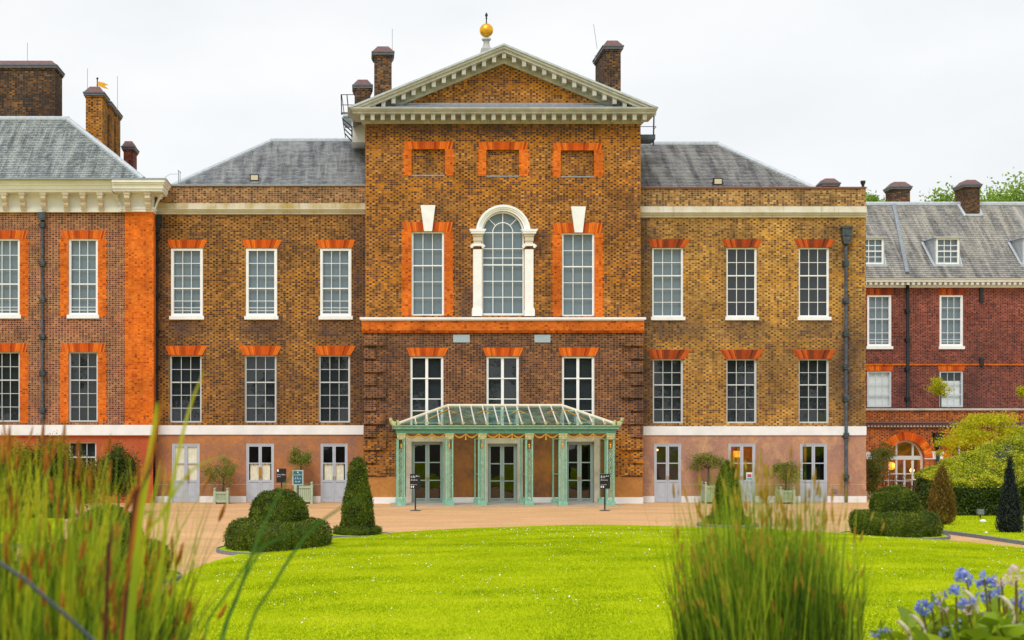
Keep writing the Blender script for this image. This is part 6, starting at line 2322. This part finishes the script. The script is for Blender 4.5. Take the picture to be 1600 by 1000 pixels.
# ------------------------------------------------------------------ foreground grasses
def grass_clump(name, label, x_rng, y_rng, zb, n, h_rng, wd, mat, lean, heads, head_mat, head_len, head_r, tipw=.15, K=8, spread=.0, hpow=1.0):
    xc = (x_rng[0] + x_rng[1]) / 2
    o = thing(name, label, 'ornamental grass', (xc, sum(y_rng) / 2, zb))
    x = rng.uniform(*x_rng, n); y = rng.uniform(*y_rng, n)
    h = h_rng[0] + (h_rng[1] - h_rng[0]) * rng.random(n) ** hpow
    edge = np.abs((x - xc) / (x_rng[1] - x_rng[0]) * 2)
    h = h * (1 - .16 * edge ** 2)
    lx = rng.normal(0, lean, n) + (x - xc) * spread
    ly = rng.normal(0, lean * .8, n)
    t = np.linspace(0, 1, K)
    P = np.zeros((n, K, 3))
    cv = rng.uniform(1.5, 2.6, n)[:, None]
    P[..., 0] = x[:, None] + lx[:, None] * t[None] ** cv
    P[..., 1] = y[:, None] + ly[:, None] * t[None] ** cv
    P[..., 2] = zb + h[:, None] * (t[None] - .12 * np.minimum(np.abs(lx[:, None]) * 2, 1.2) * t[None] ** 3)
    wdt = rng.uniform(*wd, n)[:, None] * (1 - (1 - tipw) * t[None] ** 2.2)
    a = rng.uniform(-1.1, 1.1, n)
    side = np.stack([np.cos(a), np.sin(a), 0 * a], 1)
    b = ribbon('blades', P, wdt, side, mat, o, wloc=tuple(W[o])); b['kind'] = 'stuff'
    if heads:
        k = rng.choice(n, heads, replace=False)
        tip = P[k, -1]; d = unit(P[k, -1] - P[k, -3])
        L = rng.uniform(*head_len, heads)[:, None]
        rr = rng.uniform(*head_r, heads)
        ts = np.linspace(0, 1, 7)
        C = tip[:, None] - d[:, None] * L[:, None] * .25 + d[:, None] * L[:, None] * ts[None, :, None] * .95
        prof = np.array([.25, .75, 1, .95, .8, .5, .08])
        s1 = unit(np.cross(d, np.array([0, 1, 0.1]))); s2 = np.cross(d, s1)
        faces = []
        ang = [0, 1.5708, 3.1416, 4.7124]
        ring = [C + (s1[:, None] * math.cos(q) + s2[:, None] * math.sin(q)) * (rr[:, None] * prof[None])[..., None] for q in ang]
        for j in range(4):
            A, B_ = ring[j], ring[(j + 1) % 4]
            faces.append(np.stack([A[:, :-1], B_[:, :-1], B_[:, 1:], A[:, 1:]], 2).reshape(-1, 4, 3))
        q = quads('seed_heads', np.concatenate(faces), head_mat, o, wloc=tuple(W[o])); q['kind'] = 'stuff'
    return o


gl = grass_clump('tall_grass', 'big blurred clump of yellow-green grasses filling the lower left corner', (-2.1, -.67), (3.9, 5.4), 1.9, 1900, (.95, 1.47), (.005, .013), 'blade_left', .11, 210, 'seed_rust', (.06, .12), (.004, .008), spread=.07, hpow=1.2)
gl2 = grass_clump('low_grass', 'low dense green grass at the foot of the left clump', (-2.0, -.63), (3.7, 5.0), 1.9, 1500, (.72, 1.12), (.005, .012), 'blade_right', .10, 190, 'seed_rust', (.05, .11), (.004, .009), spread=.05)
gl3 = grass_clump('low_grass', 'grass stems coloured dark to stand for shade between the blades of the left clump', (-2.0, -.65), (3.8, 5.0), 1.9, 3000, (.60, 1.16), (.005, .013), 'blade_shade_tone', .12, 0, 'seed_rust', (.05, .11), (.005, .009), spread=.05)
gr_ = grass_clump('tall_grass', 'upright clump of fine green grass with tan plumes, right foreground', (1.48, 2.03), (5.5, 6.5), 1.86, 1900, (.74, 1.36), (.003, .009), 'blade_right', .075, 300, 'seed_tan', (.04, .11), (.003, .0068), spread=.05, hpow=1.5)
gr2 = grass_clump('low_grass', 'short dense grass coloured dark to stand for shade at the foot of the right clump', (1.47, 2.04), (5.5, 6.4), 1.86, 2400, (.50, 1.06), (.004, .010), 'blade_shade_tone', .07, 60, 'seed_tan', (.05, .10), (.004, .007), spread=.04)

# single long blades that arch out of the left clump
lg = thing('reed_clump', 'few long single green blades arching to the right of the left clump', 'reed', (-.7, 3.6, 1.9))


def blade_path(pts, wd, mat, Y=3.6, name='blade'):
    m = MB()
    P = [Vector((X(a, Y), Y, Z(b, Y))) for a, b in pts]
    # smooth
    Q = []
    for i in range(len(P) - 1):
        p0, p1, p2, p3 = P[max(i - 1, 0)], P[i], P[i + 1], P[min(i + 2, len(P) - 1)]
        for k in range(6):
            t = k / 6
            Q.append(.5 * ((2 * p1) + (p2 - p0) * t + (2 * p0 - 5 * p1 + 4 * p2 - p3) * t * t + (3 * p1 - p0 - 3 * p2 + p3) * t ** 3))
    Q.append(P[-1])
    n = len(Q)
    vv = []
    for i, q in enumerate(Q):
        d = (Q[min(i + 1, n - 1)] - Q[max(i - 1, 0)]).normalized()
        s_ = d.cross(Vector((0, 1, .35))).normalized()
        w_ = wd * (1 - .85 * (i / (n - 1)) ** 2.5) * (.55 + .45 * min(1, i / (n * .5)))
        vv += [q - s_ * w_ / 2, q + s_ * w_ / 2]
    m.add(vv, [(2 * i, 2 * i + 1, 2 * i + 3, 2 * i + 2) for i in range(n - 1)])
    return m.build(name, mat, lg)


blade_path([(300, 1350), (345, 1020), (372, 930), (400, 850), (438, 768), (478, 712)], .010, 'blade_green')
blade_path([(320, 1350), (382, 1010), (430, 910), (480, 835), (530, 795), (578, 768)], .0095, 'blade_green')
blade_path([(300, 1350), (330, 1050), (395, 880), (440, 840), (490, 820)], .007, 'blade_green')
blade_path([(250, 1350), (315, 1010), (350, 935), (400, 862), (432, 842)], .007, 'blade_green')
blade_path([(190, 1350), (215, 900), (255, 800), (300, 735), (352, 711)], .010, 'blade_left')
blade_path([(200, 1350), (245, 950), (262, 800), (290, 660), (318, 580)], .013, 'blade_left')
blade_path([(160, 1350), (215, 850), (236, 700), (246, 628)], .020, 'blade_left')
blade_path([(150, 1350), (205, 860), (238, 705), (256, 612)], .014, 'seed_rust')
blade_path([(170, 1350), (205, 830), (225, 760), (243, 712)], .014, 'cattail_brown')
blade_path([(150, 1350), (168, 900), (172, 850), (176, 815)], .014, 'cattail_brown')

# dark bent rod of a plant support, lower left
m = MB()
Y = 3.2
pts = []
for a, b in ((-160, 838), (-90, 846), (-40, 862), (0, 880), (40, 906), (80, 942), (115, 972), (145, 1000), (180, 1045), (205, 1110), (215, 1250), (216, 1640)):
    pts.append((X(a, Y), Y, Z(b, Y)))
m.tube(pts, .0046, 10)
tag(m.build('plant_support_hoop', 'hoop_metal', smooth=True), 'thin bent metal hoop crossing the grasses at the lower left', 'plant support')

# ------------------------------------------------------------------ flowers, lower right
FS = 3.0


def flower_plant(label, stems, Y, zb=1.84, group=None, base_px=1500):
    """stems: (px, py, kind, size)"""
    o = thing('flowering_plant', label, 'flowering plant', (X(base_px, Y), Y, zb), group)
    leafP, leafN = [], []
    for px, py, kind, s in stems:
        s = s * FS
        top = Vector((X(px, Y), Y + rng.uniform(-.12, .12), Z(py, Y)))
        b = Vector((X(base_px + (px - base_px) * .5, Y), Y, zb))
        m = MB()
        mid = b.lerp(top, .6) + Vector((.02, 0, .03))
        m.tube([b, mid, top], [.007, .006, .005], 5)
        st = m.build('stem', 'stem_red', o)
        if kind == 'spike':
            m = MB()
            q = [top + Vector((-.042 + .07 * t + .024 * math.sin(t * 3), 0, .028 - .14 * t ** 1.3)) for t in [j / 8 for j in range(9)]]
            m.tube(q, [FS * v for v in (.002, .0035, .0042, .0042, .004, .0035, .0035, .003, .002)], 7)
            m.build('flower', 'petal_cream', st, smooth=True)
            continue
        n = {'blue': 70, 'pink': 80}[kind]
        d = unit(rng.normal(size=(n, 3)))
        # florets grouped in a loose head
        nl = 7 if kind == 'blue' else 13
        lc = unit(rng.normal(size=(nl, 3))) * s * .74
        k = rng.integers(0, nl, n)
        P = np.array(top) + lc[k] + d * s * (.33 if kind == 'blue' else .22)
        N = d
        s1 = unit(np.cross(d, rng.normal(size=(n, 3)))); s2 = np.cross(d, s1)
        L = (s * (.42 if kind == 'blue' else .26) * rng.uniform(.7, 1.2, n))[:, None]
        V = np.stack([P - s1 * L * .5, P + s2 * L * .42 + d * L * .1, P + s1 * L * .5, P - s2 * L * .42 + d * L * .1], 1)
        quads('flower', V, 'petal_' + kind, st, wloc=tuple(W[st]))['kind'] = 'stuff'
    n = 520
    x = X(base_px, Y) + rng.normal(0, .22, n); y = Y + rng.normal(0, .25, n); z = zb + rng.uniform(.1, .58, n) - .45 * np.abs(x - X(base_px, Y) - .12)
    P = np.stack([x, y, z], 1)
    N = unit(np.stack([rng.normal(0, .7, n), rng.normal(-.3, .6, n), rng.uniform(.0, .8, n)], 1))
    q = quads('leaves', leaf_quads(P, N, .14, .40, .5), 'leaf_flower', o, wloc=tuple(W[o])); q['kind'] = 'stuff'
    return o


flower_plant('blue flower heads on red stems at the left of the flower bed', [(1437, 947, 'blue', .017), (1450, 940, 'blue', .014), (1483, 930, 'blue', .020), (1506, 934, 'blue', .013), (1482, 977, 'blue', .017), (1470, 984, 'blue', .014), (1470, 934, 'pink', .012), (1382, 994, 'blue', .009), (1396, 990, 'blue', .008)], 6.90, base_px=1475)
flower_plant('tallest blue flower cluster beside the pale pink heads', [(1522, 912, 'blue', .024), (1536, 920, 'blue', .022), (1528, 902, 'blue', .014), (1543, 906, 'blue', .013), (1522, 953, 'blue', .021), (1513, 945, 'pink', .012), (1590, 935, 'blue', .020), (1598, 940, 'blue', .014)], 7.00, base_px=1560)
flower_plant('pale pink flower heads low at the right edge of the flower bed', [(1576, 899, 'pink', .024), (1566, 903, 'pink', .016), (1590, 905, 'pink', .015), (1556, 985, 'pink', .026), (1575, 978, 'pink', .018), (1590, 983, 'blue', .017), (1577, 975, 'blue', .014), (1537, 994, 'pink', .014), (1500, 948, 'pink', .010), (1478, 952, 'pink', .010)], 6.80, base_px=1565)
flower_plant('cream curled flower spikes in the flower bed', [(1418, 980, 'spike', .01), (1438, 970, 'spike', .012), (1529, 934, 'spike', .01), (1560, 936, 'spike', .009), (1505, 985, 'spike', .012), (1594, 990, 'spike', .01)], 6.85, base_px=1510)
